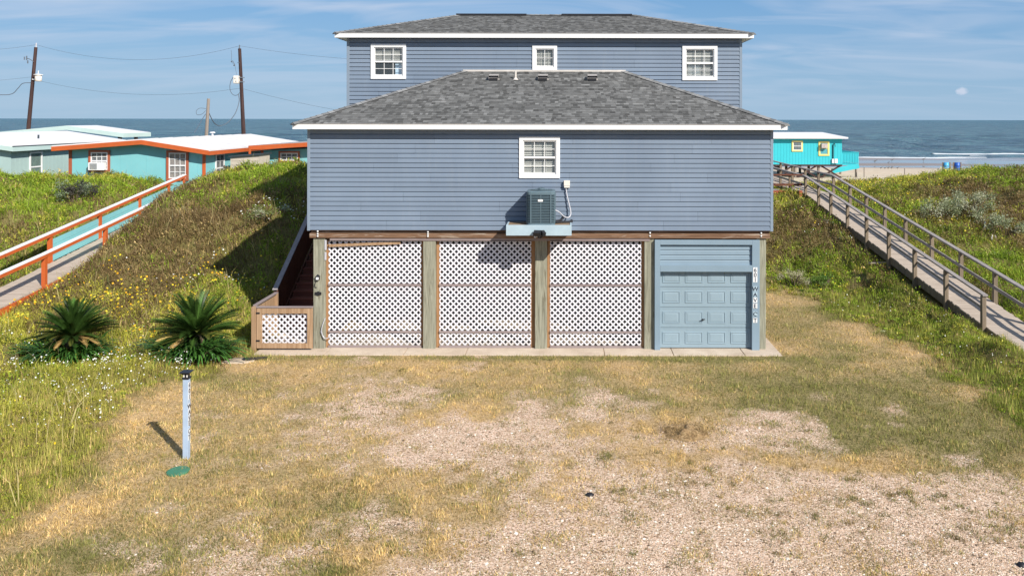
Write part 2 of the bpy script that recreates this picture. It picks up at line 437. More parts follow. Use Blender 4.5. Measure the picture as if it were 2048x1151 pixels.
def height(x, y):
    x = np.asarray(x, float); y = np.asarray(y, float)
    n = fbm(x, y, 0.45, 1, 4) - 0.5
    n2 = fbm(x, y, 0.13, 4, 3) - 0.5
    # left dune
    hc = np.interp(x, [-45, -30, -24, -20, -18.5, -16.5, -14, -11, -8], [2.95, 3.0, 2.95, 2.9, 2.8, 2.95, 3.3, 3.5, 3.55])
    sh = 1.7 * smooth(-10.6, -8.6, x)
    L = 0.10 * smooth(-8.2, -9.6, x) + (hc + n2 * 0.5) * smooth(20.7 + sh, 34.3 + 0.3 * sh, y + 1.6 * n2)
    L = L * (1 - 0.42 * smooth(36.3, 44, y)) * (1 - 0.8 * smooth(48, 64, y))
    L = L * smooth(-7.0, -8.1, x)
    ch = smooth(-18.6, -18.0, x) * smooth(-15.9, -16.5, x)
    L = L * (1 - ch) + np.minimum(L, deck_l(y) - 0.22) * ch
    # right dune
    foot = 26.2 + 0.6 * n2
    a = 1.85 * smooth(foot, 39.5, y)
    b = 0.12 + 2.0 * smooth(23.4, 40, y)
    c = 0.15 + 1.40 * smooth(19.5, 42, y) + n2 * 0.7 * smooth(24, 32, y)
    m1 = smooth(9.3, 11.6, x); m2 = smooth(12.8, 14.4, x)
    R = a * (1 - m1) + (b * (1 - m2) + c * m2) * m1
    R = R * smooth(5.4, 6.6, x)
    low = 0.30 * smooth(9.0, 10.2, x) * smooth(12.2, 11.2, x) * smooth(15, 20, y) * 0
    R = R + low
    R = R + 1.45 * np.exp(-((x - 27) / 6.5) ** 2 - ((y - 46.5) / 5.0) ** 2) + 0.5 * np.exp(-((x - 17.5) / 3.0) ** 2 - ((y - 36) / 3.5) ** 2)
    chr_ = smooth(11.2, 11.7, x) * smooth(13.5, 13.0, x)
    R = R * (1 - chr_) + np.minimum(R, deck_r(y) - 0.28) * chr_
    R = R * (1 - 0.84 * smooth(52, 64, y))
    H = np.where(x < -0.5, L, R)
    bumpy = np.maximum(smooth(-8.4, -9.5, x), smooth(8.8, 10.0, x)) * 0.10 + np.where(y > 27, 0.22, 0.02) * np.where((x > -7) & (x < 6) & (y < 45), 0.15, 1)
    wild = np.maximum(smooth(-9.0, -10.2, x), smooth(9.6, 10.8, x) * (1 - smooth(11.0, 11.6, x) * smooth(13.8, 13.2, x)))
    wild = np.maximum(wild, smooth(6, 7, x) * smooth(28, 30, y) * smooth(11.4, 10.8, x)) * (1 - smooth(-19.0, -18.3, x) * smooth(-15.4, -16.0, x)) * smooth(63, 58, y)
    mound = np.clip(fbm(x, y, 0.85, 81, 3) - 0.36, 0, 1) * 0.95
    H = H + n * bumpy + wild * mound
    H = H - 0.004
    # yard under the slab
    inside = (x > -8.5) & (x < 6.0) & (y > 19.9) & (y < 31)
    H = np.where(inside, np.minimum(H, -0.02), H)
    return H

def ground_pt(px, py):
    """where the line of sight through a photo point meets the terrain"""
    ys = np.arange(8, 110, 0.05)
    xs = (px - VPX) * ys / FPX; zs = CAMH - (py - 238.5) * ys / FPX
    hit = np.nonzero(zs < height(xs, ys))[0]
    i = hit[0] if len(hit) else len(ys) - 1
    return float(xs[i]), float(ys[i])
def flat(px, py):
    Y = CAMH * FPX / (py - 238.5); return ((px - VPX) * Y / FPX, Y)

def poly_sd(x, y, P):
    """signed distance to a polygon (positive inside)"""
    x = np.asarray(x, float); y = np.asarray(y, float)
    d = np.full(x.shape, 1e9); ins = np.zeros(x.shape, bool)
    n = len(P)
    for i in range(n):
        x0, y0 = P[i]; x1, y1 = P[(i + 1) % n]
        ex, ey = x1 - x0, y1 - y0
        t = np.clip(((x - x0) * ex + (y - y0) * ey) / (ex * ex + ey * ey), 0, 1)
        d = np.minimum(d, np.hypot(x - x0 - ex * t, y - y0 - ey * t))
        c = ((y0 > y) != (y1 > y))
        with np.errstate(divide='ignore', invalid='ignore'):
            xc = (x1 - x0) * (y - y0) / (y1 - y0 + 1e-12) + x0
        ins ^= c & (x < xc)
    return np.where(ins, d, -d)

GP = [flat(*p) for p in [(500, 1150), (640, 1075), (800, 985), (690, 920), (660, 850), (770, 808), (900, 800), (1050, 820), (1250, 850), (1450, 880), (1620, 905), (1800, 950), (1940, 960), (2090, 985), (2300, 1010)]] + [(12, 3), (-7, 3)]
WILD_L = [(-60, 5), (-8.3, 5), (-8.45, 11.5), (-8.9, 14.5), (-9.2, 17.0), (-8.6, 19.2), (-8.3, 20.4), (-8.3, 40), (-60, 40)]
WILD_R = [(60, 5), (9.2, 5), (9.0, 15.4), (9.05, 18.2), (9.0, 21.2), (8.6, 24.5), (8.2, 27.0), (5.6, 28.3), (5.6, 64), (60, 64)]

def gauss(x, y, cx, cy, sx, sy): return np.exp(-((x - cx) / sx) ** 2 - ((y - cy) / sy) ** 2)
def gp(x, y, px, py, sx, sy):
    cx, cy = flat(px, py); return gauss(x, y, cx, cy, sx, sy)

def masks(x, y):
    n1 = fbm(x, y, 0.9, 11, 5); n2 = fbm(x, y, 2.6, 17, 4); n3 = fbm(x, y, 0.35, 23, 3)
    sd = poly_sd(x, y, GP)
    g = sd / 2.0 - 0.40 + (n1 - 0.5) * 5.0 + (n2 - 0.5) * 3.2
    g = g - 1.1 * gp(x, y, 1000, 960, 1.0, 0.9) - 1.0 * gp(x, y, 880, 1010, 0.9, 0.7) - 0.9 * gp(x, y, 640, 980, 1.1, 1.0) - 0.8 * gp(x, y, 1330, 1010, 0.8, 0.6) - 0.7 * gp(x, y, 1100, 1110, .8, .5) + 1.2 * gp(x, y, 880, 880, 1.2, 0.9) + .8 * gp(x, y, 1500, 1050, 3, 1.2)
    grav = np.clip(g * 0.30 + 0.50, 0, 1)
    gr = np.zeros_like(grav) + 0.10
    for px, py, sx, sy, a in [(1500, 760, 2.4, 1.5, .62), (1640, 800, 2.2, 1.6, .75), (1720, 860, 1.5, 1.0, .75), (1650, 890, 1.0, .5, .7), (1130, 750, 1.6, .6, .6), (1180, 795, 1.6, .8, .5), (960, 790, 1.1, .7, .45),
                              (1000, 714, 7.0, .28, .75), (1300, 716, 4.0, .3, .5), (520, 718, .8, .35, .7), (440, 770, 1.0, 1.0, .35), (140, 1100, .9, .6, .6), (330, 1120, .7, .5, .5), (660, 1148, .4, .25, 1.1), (1980, 1060, .45, .3, 1.2), (1212, 912, .3, .3, .8), (1900, 800, 1.6, 2.2, .55), (1950, 900, .9, .8, .35),
                              (1450, 720, 2, .5, .5), (1640, 670, 2.6, 4.5, .32), (1880, 830, 1.6, 3.0, .4), (1590, 600, 2.0, 2.0, .3), (1420, 800, 2.2, 1.0, .35), (60, 1130, 1.2, .8, .3), (690, 1010, .5, .4, .35), (540, 990, .9, .5, .35), (1870, 1010, .5, .25, .8), (1750, 1040, .5, .2, .7), (1860, 1085, .35, .2, .8), (1640, 960, .4, .2, .4)]:
        gr = gr + a * gp(x, y, px, py, sx, sy)
    gr = gr + (n1 - 0.5) * 1.5 + (n3 - .5) * 0.9 + .03
    gr = np.clip(gr, 0, 1)
    wild = np.maximum(poly_sd(x, y, WILD_L), poly_sd(x, y, WILD_R)) + (n1 - 0.5) * 1.6 + (n2 - .5) * 1.0
    wild = np.clip(wild / 0.9 + 0.5, 0, 1)
    grav = grav * (1 - wild)
    return grav, gr, wild

def ground_mat():
    m = M('yard_ground', 0.95, 0.1)
    c = m.attr(); s = m.n('ShaderNodeSeparateColor'); m.l(c, s.inputs[0])
    R, G, B = s.outputs[0], s.outputs[1], s.outputs[2]
    v = m.coord()
    f1 = m.noise(v, 2.2, 6, 0.65); f2 = m.noise(v, 14, 5, 0.7); f3 = m.noise(v, 60, 3, 0.7)
    dry = m.ramp(f2, [(0.30, (0.19, 0.12, 0.055)), (0.47, (0.46, 0.31, 0.145)), (0.68, (0.70, 0.50, 0.285))])
    dry = m.mix(m.math('MULTIPLY', f1, 0.45), dry, (0.56, 0.40, 0.25))
    grn = m.ramp(f2, [(0.3, (0.09, 0.095, 0.03)), (0.7, (0.26, 0.235, 0.09))])
    lawn = m.mix(m.math('MULTIPLY', G, 0.75), dry, grn)
    vo = m.n('ShaderNodeTexVoronoi'); m.l(v, vo.inputs['Vector']); vo.inputs['Scale'].default_value = 52
    vs = m.n('ShaderNodeSeparateColor'); m.l(vo.outputs['Color'], vs.inputs[0])
    gcol = m.ramp(vs.outputs[0], [(0.0, (0.14, 0.095, 0.055)), (0.14, (0.37, 0.265, 0.18)), (0.42, (0.61, 0.45, 0.335)), (0.78, (0.73, 0.56, 0.435)), (0.97, (0.84, 0.75, 0.63))])
    tone = m.ramp(m.noise(v, 0.8, 4, 0.6), [(0.35, (0.90, 0.84, 0.76)), (0.65, (1.06, 0.99, 0.96))])
    gcol = m.mix(1.0, gcol, tone, 'MULTIPLY')
    edge = m.ramp(m.math('ADD', m.math('ADD', R, m.math('MULTIPLY', f2, 0.5)), m.math('MULTIPLY', f3, 0.35)), [(0.62, (0, 0, 0)), (1.18, (1, 1, 1))])
    col = m.mix(edge, lawn, gcol)
    dune = m.ramp(f2, [(0.3, (0.10, 0.085, 0.03)), (0.6, (0.20, 0.17, 0.06)), (0.8, (0.32, 0.26, 0.12))])
    col = m.mix(B, col, dune)
    m.color(col)
    h = m.math('ADD', m.math('MULTIPLY', f2, 1.0), m.math('MULTIPLY', vo.outputs['Distance'], -0.7))
    m.bump(h, 0.7, 0.03); return m.m
MAT['ground'] = ground_mat()

def axis(segs):
    r = []
    for a, b, st in segs: r += list(np.arange(a, b - 1e-6, st))
    return np.array(r + [segs[-1][1]])
gx = axis([(-300, -80, 20), (-80, -30, 2), (-30, -9, 0.3), (-9, 10, 0.16), (10, 34, 0.3), (34, 80, 2), (80, 300, 20)])
gy = axis([(-80, 0, 8), (0, 9, 1), (9, 29, 0.16), (29, 64, 0.3)])
GX, GY = np.meshgrid(gx, gy)
GZ = height(GX, GY)
g_, r_, b_ = masks(GX.ravel(), GY.ravel())
nx, ny = len(gx), len(gy)
idx = np.arange(nx * ny).reshape(ny, nx)
Q = np.stack([idx[:-1, :-1], idx[:-1, 1:], idx[1:, 1:], idx[1:, :-1]], -1).reshape(-1, 4)
go = mesh_np('ground', np.stack([GX.ravel(), GY.ravel(), GZ.ravel()], 1), Q, None, np.stack([g_, r_, b_], 1), MAT['ground'], smooth=True)
tag(go, 'dry yard of tan grass and pale pink shell gravel before the dunes', 'ground', kind='structure')

# beach, sea, foam
def beach_mat():
    m = M('beach_sand', 0.85, 0.3)
    v = m.coord(); sp = m.n('ShaderNodeSeparateXYZ'); g = m.n('ShaderNodeNewGeometry'); m.l(g.outputs['Position'], sp.inputs[0])
    f = m.noise(m.coord((0.03, 0.16, 1)), 1.0, 6, 0.6); f2 = m.noise(v, 1.2, 6, 0.7)
    d = m.math('ADD', sp.outputs[1], m.math('MULTIPLY', m.math('SUBTRACT', f, 0.5), 38.0))
    wet = m.n('ShaderNodeMapRange'); m.l(d, wet.inputs[0]); wet.inputs[1].default_value = 104; wet.inputs[2].default_value = 110
    dry = m.ramp(f2, [(0.3, (0.46, 0.37, 0.27)), (0.7, (0.62, 0.52, 0.41))])
    wl_ = m.noise(m.coord((0.02, 0.11, 1)), 1.0, 5, 0.6)
    col = m.mix(wet.outputs[0], dry, (0.25, 0.20, 0.17))
    m.color(col)
    ro = m.ramp(wl_, [(0.42, (0.05, 0.05, 0.05)), (0.58, (0.6, 0.6, 0.6))])
    m.l(m.mix(wet.outputs[0], (0.9, 0.9, 0.9), ro), m.b.inputs['Roughness'])
    sp_ = m.n('ShaderNodeMapRange'); m.l(wet.outputs[0], sp_.inputs[0]); sp_.inputs[3].default_value = 0.1; sp_.inputs[4].default_value = 0.6
    m.l(sp_.outputs[0], m.b.inputs['Specular IOR Level'])
    return m.m
bx = axis([(-400, -100, 20), (-100, 140, 2.0), (140, 400, 20)]); by = axis([(63.5, 120, 1.5), (120, 220, 4)])
BX, BY = np.meshgrid(bx, by)
BZ = np.interp(BY, [63.5, 66, 90, 104, 118, 150, 220], [0.0, 0.30, 0.22, -0.45, -0.80, -1.04, -2.5]) + (fbm(BX, BY, 0.2, 2) - 0.5) * np.interp(BY, [63, 66, 98, 106], [.1, .35, .3, .05])
idx = np.arange(BX.size).reshape(len(by), len(bx))
Q = np.stack([idx[:-1, :-1], idx[:-1, 1:], idx[1:, 1:], idx[1:, :-1]], -1).reshape(-1, 4)
bo = mesh_np('beach', np.stack([BX.ravel(), BY.ravel(), BZ.ravel()], 1), Q, None, None, beach_mat(), smooth=True)
tag(bo, 'pale sand beach with a wet shining strip along the surf', 'beach', kind='structure')

def sea_mat():
    m = M('sea_water', 0.25, 0.35)
    v1 = m.coord((0.075, 0.045, 1)); v2 = m.coord((0.16, 0.30, 1)); v3 = m.coord((0.004, 0.012, 1))
    f1 = m.noise(v1, 1.0, 6, 0.6); f2 = m.noise(v2, 1.0, 5, 0.65); f3 = m.noise(v3, 1.0, 4, 0.6)
    col = m.ramp(f3, [(0.35, (0.062, 0.155, 0.19)), (0.65, (0.10, 0.22, 0.24))])
    col = m.mix(m.ramp(f1, [(0.43, (0, 0, 0)), (0.57, (1, 1, 1))]), col, (0.02, 0.07, 0.105))  # light and dark streaks of the waves put into the water colour
    m.color(col)
    m.bump(m.math('ADD', f1, m.math('MULTIPLY', f2, 0.7)), 1.0, 11.0); return m.m
MAT['sea'] = sea_mat()
sx = axis([(-30000, -3000, 3000), (-3000, -400, 200), (-400, 400, 10), (400, 3000, 200), (3000, 30000, 3000)])
sy = axis([(140, 420, 1.6), (420, 1000, 20), (1000, 5000, 200), (5000, 40000, 2500)])
SX, SY = np.meshgrid(sx, sy)
amp = np.interp(SY, [140, 160, 200, 380, 420], [0.02, 0.22, 0.55, 0.6, 0.0]) * np.interp(np.abs(SX), [380, 420], [1, 0])
SZ = -1.0 + (fbm(SX * 0.35, SY, 0.12, 3, 4) - 0.5) * 2.2 * amp
# breakers: two low ridges of surf
idx = np.arange(SX.size).reshape(len(sy), len(sx))
Q = np.stack([idx[:-1, :-1], idx[:-1, 1:], idx[1:, 1:], idx[1:, :-1]], -1).reshape(-1, 4)
so = mesh_np('sea', np.stack([SX.ravel(), SY.ravel(), SZ.ravel()], 1), Q, None, None, MAT['sea'], smooth=True)
tag(so, 'blue green sea with small choppy waves to the horizon', 'sea', kind='structure')

fm = M('surf_foam', 0.8, 0.2).color((0.66, 0.69, 0.72)).m
def foam(y0, x0, x1, wdt, hh, seed):
    xs = np.arange(x0, x1, 0.8); V = []; Qs = []
    ctr = y0 + (fbm(xs, xs * 0, 0.03, seed) - 0.5) * 14 + (fbm(xs, xs * 0, 0.3, seed + 3) - 0.5) * 2.0
    ww = wdt * np.clip((fbm(xs, xs * 0 + 5, 0.06, seed + 7) - 0.30) * 3.2, 0.0, 1.5) * np.clip(0.4 + 1.2 * fbm(xs, xs * 0 + 9, 0.7, seed + 2), 0, 2)
    for dy, dz in ((-1, 0.02), (-0.25, 0.7), (0.1, 1.0), (0.8, 0.15)):
        V.append(np.stack([xs, ctr + dy * ww, -1.06 + dz * hh * np.clip(ww / wdt, 0, 1) + 0.05], 1))
    n = len(xs); V = np.concatenate(V)
    for k in range(3):
        i = np.arange(n - 1) + k * n
        Qs.append(np.stack([i, i + 1, i + 1 + n, i + n], 1))
    return V, np.concatenate(Qs)
VV, QQ, off = [], [], 0
for a in [(147, 40, 80, 1.3, .12, 3), (166, 76, 190, 1.7, .22, 5), (158, 80, 190, 1.0, .14, 9), (150, -90, -20, 1.0, .15, 14)]:
    V, q = foam(*a); VV.append(V); QQ.append(q + off); off += len(V)
fo = mesh_np('sea_foam', np.concatenate(VV), np.concatenate(QQ), None, None, fm, smooth=True)
tag(fo, 'white foam of low waves breaking along the beach', 'surf', kind='structure')

# ------------------------------------------------------------------ vegetation
def blades_mesh(P, Hh, Wd, Dx, Dy, C, name, mat, simple=False, tipc=1.15, parent=None):
    """P base points (n,3); Hh height; (Dx,Dy) how far the tip leans out"""
    n = len(P); ang = rng.random(n) * math.pi
    wx = np.cos(ang) * Wd / 2; wy = np.sin(ang) * Wd / 2
    if simple:
        V = np.empty((n, 3, 3)); V[:, 0] = P + np.stack([-wx, -wy, wx * 0 - 0.01], 1); V[:, 1] = P + np.stack([wx, wy, wx * 0 - 0.01], 1)
        V[:, 2] = P + np.stack([Dx, Dy, Hh], 1)
        T = np.arange(n * 3).reshape(n, 3); Cc = np.repeat(C[:, None, :], 3, 1); Qd = None
    else:
        V = np.empty((n, 5, 3))
        V[:, 0] = P + np.stack([-wx, -wy, wx * 0 - 0.02], 1); V[:, 1] = P + np.stack([wx, wy, wx * 0 - 0.02], 1)
        mid = P + np.stack([Dx * 0.35, Dy * 0.35, Hh * 0.62], 1)
        V[:, 2] = mid + np.stack([-wx * .8, -wy * .8, wx * 0], 1); V[:, 3] = mid + np.stack([wx * .8, wy * .8, wx * 0], 1)
        V[:, 4] = P + np.stack([Dx, Dy, Hh], 1)
        b = np.arange(n) * 5
        Qd = np.stack([b, b + 1, b + 3, b + 2], 1); T = np.stack([b + 2, b + 3, b + 4], 1)
        Cc = np.repeat(C[:, None, :], 5, 1)
    return mesh_np(name, V.reshape(-1, 3), Qd, T, np.clip(Cc.reshape(-1, 3), 0, 1), mat, parent=parent)

def leaves_mesh(P, L, W, C, name, mat, up=0.35, parent=None):
    n = len(P)
    d = rng.normal(size=(n, 3)); d[:, 2] = np.abs(d[:, 2]) * 0.6 + up; d /= np.linalg.norm(d, axis=1)[:, None]
    t = rng.normal(size=(n, 3)); s = np.cross(d, t); s /= np.linalg.norm(s, axis=1)[:, None]
    L = L[:, None]; W = W[:, None]
    V = np.stack([P, P + d * L * .5 + s * W * .5, P + d * L, P + d * L * .5 - s * W * .5], 1)
    b = np.arange(n) * 4
    return mesh_np(name, V.reshape(-1, 3), np.stack([b, b + 1, b + 2, b + 3], 1), None, np.clip(np.repeat(C[:, None, :], 4, 1).reshape(-1, 3), 0, 1), mat, parent=parent)

def scatter(n, x0, x1, y0, y1, p=1.6, margin=1.06):
    """points in view of the road side, thinner with distance"""
    u = rng.random(n)
    a, b = y0 ** (2 - p), y1 ** (2 - p)
    y = (a + (b - a) * u) ** (1 / (2 - p))
    lo = np.maximum(-0.90 * y - 1.0, x0); hi = np.minimum(0.76 * y + 1.0, x1)
    k = hi > lo
    x = lo + (hi - lo) * rng.random(n)
    keep = k & (rng.random(n) < np.clip((hi - lo) / (y * 1.70 + 2), 0, 1))
    return x[keep], y[keep]

# --- mown lawn
x, y = scatter(960000, -12, 11.5, 9.6, 29.5, 1.75)
g_, r_, w_ = masks(x, y)
slab = (x > -8.15) & (x < 5.6) & (y > 20.34) & (y < 31)
dn = fbm(x, y, 3.2, 31, 3)
keep = (rng.random(len(x)) < np.maximum(np.clip(1.20 - 1.25 * g_, 0.06, 1), 0.9 * smooth(0.60, 0.68, fbm(x, y, 1.7, 101, 4))) * np.clip(0.35 + 1.3 * (dn - 0.2), 0.2, 1)) & ~slab
sdw = np.maximum(poly_sd(x, y, WILD_L), poly_sd(x, y, WILD_R))
keep &= (w_ < 0.6) | ((sdw < 4.0) & (y < 27.5) & ~((x > BWX - .1) & (x < BWX + 1.4)) & (rng.random(len(x)) < 1.0))
x, y, r_, g_, w_ = x[keep], y[keep], r_[keep], g_[keep], w_[keep]
n = len(x); q = rng.random((n, 1))
cl = np.clip(0.25 + 1.5 * fbm(x, y, 4.5, 91, 3), .45, 1.4)[:, None]; q = q * 1.0
dry = np.array([(0.68, 0.485, 0.215)]) * (0.44 + 0.85 * q) * cl; dry2 = np.array([(0.48, 0.325, 0.125)]) * (0.40 + 0.9 * q) * cl
grn = np.array([(0.22, 0.215, 0.065)]) * (0.5 + 0.9 * q) * cl
isg = rng.random(n) < np.clip(np.maximum(r_ * 1.0 + 0.06, 0.55 * smooth(.5, .8, g_)) + 0.75 * w_, 0, 0.92)
grn = grn + w_[:, None] * np.where((x < 0)[:, None], np.array([(0.13, 0.11, 0.005)]), np.array([(0.05, 0.085, -0.01)])) * (0.4 + q)
C = np.where(isg[:, None], grn, np.where(rng.random((n, 1)) < 0.6, dry, dry2))
ln = rng.normal(size=(2, n)) * 0.028
hh = (0.016 + 0.045 * rng.random(n)) * cl[:, 0] ** 1.2 * (1 + 1.9 * w_) * (1 + 0.45 * r_) * (1 - 0.4 * g_)
lawn = blades_mesh(np.stack([x, y, height(x, y)], 1), hh, 0.008 + 0.007 * rng.random(n), ln[0], ln[1], C, 'lawn_grass', MAT['dryleaf'], True)
tag(lawn, 'short mown grass, straw tan with greener patches, over the yard', 'grass', kind='stuff')

# --- shell gravel
x, y = scatter(120000, -8, 12, 9.6, 19.5, 1.75)
g_, r_, w_ = masks(x, y)
k = rng.random(len(x)) < np.clip(g_ * 1.5 - 0.45, 0, 1)
x, y = x[k], y[k]; n = len(x)
sz = 0.005 + 0.011 * rng.random(n) ** 3 + 0.022 * rng.random(n) ** 14
pal = np.array([(0.69, 0.53, 0.415), (0.80, 0.67, 0.56), (0.50, 0.37, 0.27), (0.84, 0.79, 0.70), (0.15, 0.105, 0.07), (0.46, 0.29, 0.19)])
C = pal[rng.choice(6, n, p=[.30, .18, .20, .08, .16, .08])] * (0.8 + .35 * rng.random((n, 1)))
o = np.array([(1, 0, 0), (0, 1, 0), (-1, 0, 0), (0, -1, 0), (0, 0, .6)])
a = rng.random(n) * 6.28; ca, sa = np.cos(a), np.sin(a); el = 0.6 + .8 * rng.random(n)
V = np.empty((n, 5, 3))
V[:, :, 0] = (o[:, 0] * ca[:, None] - o[:, 1] * sa[:, None] * el[:, None]) * sz[:, None] + x[:, None]
V[:, :, 1] = (o[:, 0] * sa[:, None] + o[:, 1] * ca[:, None] * el[:, None]) * sz[:, None] + y[:, None]
V[:, :, 2] = o[:, 2] * sz[:, None] + height(x, y)[:, None] + 0.002
b = np.arange(n)[:, None] * 5
T = (b[:, :, None] + np.array([(0, 1, 4), (1, 2, 4), (2, 3, 4), (3, 0, 4)])[None]).reshape(-1, 3)
pm = M('shell_gravel', 0.85, 0.2); pm.color(pm.attr())
gv = mesh_np('gravel', V.reshape(-1, 3), None, T, np.clip(np.repeat(C[:, None], 5, 1).reshape(-1, 3), 0, 1), pm.m)
tag(gv, 'loose pale pink shell gravel scattered over the drive', 'gravel', kind='stuff')

# --- separate grass tufts on the gravel and in the lawn
def small_tufts():
    spots = [(690, 970, .25), (660, 1000, .3), (640, 970, .2), (560, 1000, .4), (600, 1035, .3), (1212, 910, .3), (1240, 985, .4), (1870, 1010, .4), (1660, 1040, .5), (1740, 1045, .4), (1980, 1055, .5), (1995, 1075, .4), (1860, 1085, .35), (650, 1140, .5), (690, 1146, .4), (1640, 955, .4), (1720, 1000, .6), (1800, 990, .6), (900, 1080, .7), (1350, 930, .6), (1420, 960, .5), (1560, 1080, .6)]
    cs = []
    for px, py, s in spots:
        cx, cy = flat(px, py); k = int(16 * s + 5); cs.append(np.stack([cx + rng.normal(size=k) * s * .8, cy + rng.normal(size=k) * s * .5], 1))
    x, y = scatter(1700, -8.5, 9, 10, 20, 1.5); k = fbm(x, y, 1.1, 121, 4) > .53; cs.append(np.stack([x[k], y[k]], 1))
    c = np.concatenate(cs); n = len(c); B = 26; R = (0.03 + .05 * rng.random(n)).repeat(B); H = (0.03 + .05 * rng.random(n)).repeat(B)
    gcol = np.where(rng.random((n, 1)) < .62, np.array([(.20, .19, .055)]), np.array([(.40, .29, .12)])) * (.55 + .7 * rng.random((n, 1)))
    px = c[:, 0].repeat(B) + rng.normal(size=n * B) * R; py = c[:, 1].repeat(B) + rng.normal(size=n * B) * R
    P = np.stack([px, py, height(px, py)], 1); ln = rng.normal(size=(2, n * B)) * .03
    o = blades_mesh(P, H * (.5 + .7 * rng.random(n * B)), .007 + .006 * rng.random(n * B), ln[0], ln[1], gcol.repeat(B, 0) * (.7 + .6 * rng.random((n * B, 1))), 'grass_tufts', MAT['dryleaf'], True)
    tag(o, 'separate small tufts of olive grass dotted over the gravel and lawn', 'grass', kind='stuff')
small_tufts()
PAL = {'green': (0.235, 0.325, 0.028), 'yellow': (0.44, 0.42, 0.06), 'olive': (0.20, 0.195, 0.045), 'brown': (0.20, 0.137, 0.062), 'straw': (0.50, 0.37, 0.16), 'deep': (0.085, 0.13, 0.022), 'grey': (0.34, 0.34, 0.20)}
KN = list(PAL); KC = np.array([PAL[k] for k in KN])

def kinds(x, y):
    """weights of the plant kinds at a place"""
    a = fbm(x, y, 0.33, 41, 4); b = fbm(x, y, 0.5, 47, 4); c = fbm(x, y, 1.1, 53, 3)
    W = {k: np.zeros(len(x)) for k in KN}
    W['green'] += 0.5 + 3.0 * np.clip(a - 0.48, 0, 1) * 4
    W['yellow'] += 0.55 + 3.0 * np.clip(c - 0.5, 0, 1) * 3
    W['olive'] += 0.5
    W['deep'] += 0.25 + 2 * np.clip(a - 0.58, 0, 1) * 4
    W['brown'] += 0.25 + 5.0 * np.clip(b - 0.53, 0, 1) * 4
    W['straw'] += 0.30 + 1.5 * np.clip(c - 0.55, 0, 1) * 3
    W['grey'] += 0.06
    L = x < 0
    def area(px, py, sx, sy, kind, amt):
        cx, cy = ground_pt(px, py); W[kind][:] += amt * gauss(x, y, cx, cy, sx, sy)
    for a_ in [(430, 440, 2.6, 2.2, 'brown', 9), (330, 480, 2.0, 1.4, 'brown', 9), (230, 540, 1.8, .9, 'brown', 9), (470, 520, 1.8, 1.2, 'brown', 7), (400, 470, 2.6, 2.0, 'straw', 4), (540, 380, 1.0, .8, 'green', 5), (490, 385, 1.1, .8, 'green', 5), (545, 345, 1.2, 1.4, 'green', 7), (250, 420, 2.5, 1.4, 'green', 3), (60, 420, 2.5, 2, 'green', 3), (400, 520, 2.2, .8, 'straw', 2), (450, 345, 1.2, 1.0, 'brown', 4), (180, 400, 1.2, .8, 'brown', 3),
               (200, 610, 5, 1.5, 'yellow', 3.0), (430, 570, 2, .8, 'green', 2.0), (80, 780, 3, 2, 'yellow', 4), (200, 850, 2, 3, 'yellow', 3), (60, 950, 1.6, 1.8, 'green', 3), (220, 800, 2, 1.5, 'straw', 2.0), (250, 760, 2, 1, 'olive', 2), (540, 470, 1.2, 1.6, 'green', 6), (500, 540, 1.2, 1.0, 'green', 4), (480, 600, 1.0, .7, 'green', 4),
               (1640, 470, 1.7, 1.7, 'brown', 12), (1580, 440, 1, 1.4, 'brown', 9), (1570, 510, .9, .8, 'brown', 6), (1600, 415, .8, 1.0, 'green', 3), (1720, 500, 1.4, 1.2, 'brown', 4), (1590, 500, 1.2, .8, 'olive', 4), (1640, 560, 1.4, .8, 'green', 4), (1660, 540, 1.2, .8, 'olive', 3), (1800, 640, 1.5, 3, 'green', 2), (1950, 740, 1.4, 3, 'green', 2.5), (1850, 620, 1.5, 2, 'olive', 2),
               (1780, 360, 4, 3, 'yellow', 3), (1800, 420, 2, 2, 'green', 4), (1880, 390, 3, 2.5, 'olive', 3), (1950, 380, 2.2, 2.0, 'brown', 10), (2030, 420, 2.2, 2.2, 'brown', 9), (1900, 440, 2.0, 2.0, 'brown', 4), (2000, 490, 2.0, 1.6, 'brown', 3), (1870, 470, 2, 2, 'olive', 3), (2040, 345, 1.5, 1.5, 'brown', 3), (1990, 350, 3, 3, 'green', 3), (1960, 560, 2.2, 1.4, 'green', 6), (2040, 600, 2, 1.2, 'green', 5), (2020, 375, 1.5, 1.5, 'green', 5)]:
        area(*a_)
    Wm = np.stack([W[k] for k in KN], 1) ** 1.7; Wm /= Wm.sum(1, keepdims=True)
    return (Wm.cumsum(1) > rng.random((len(x), 1))).argmax(1)

def veg_mask(x, y):
    """1 where wild plants grow"""
    w = np.maximum(poly_sd(x, y, WILD_L), poly_sd(x, y, WILD_R)) + (fbm(x, y, 0.9, 11, 5) - 0.5) * 1.2
    ok = w > 0
    on_r = (x > BWX - 0.12) & (x < BWX + 1.4)
    on_l = (x > LBX0 - 0.12) & (x < LBX1 + 0.10) & (y < 29.5)
    on_l |= (x > LBX0 - 0.1) & (x < LBX1 - 0.35) & (y < 37)
    stair = (x > -8.55) & (x < -6) & (y > 20.3) & (y < 32)
    box = (x > -8.35) & (x < 5.8) & (y < 32)
    houses = ((y > 36.6) & (x < -10.5))
    return ok & ~on_r & ~on_l & ~stair & ~box & ~houses

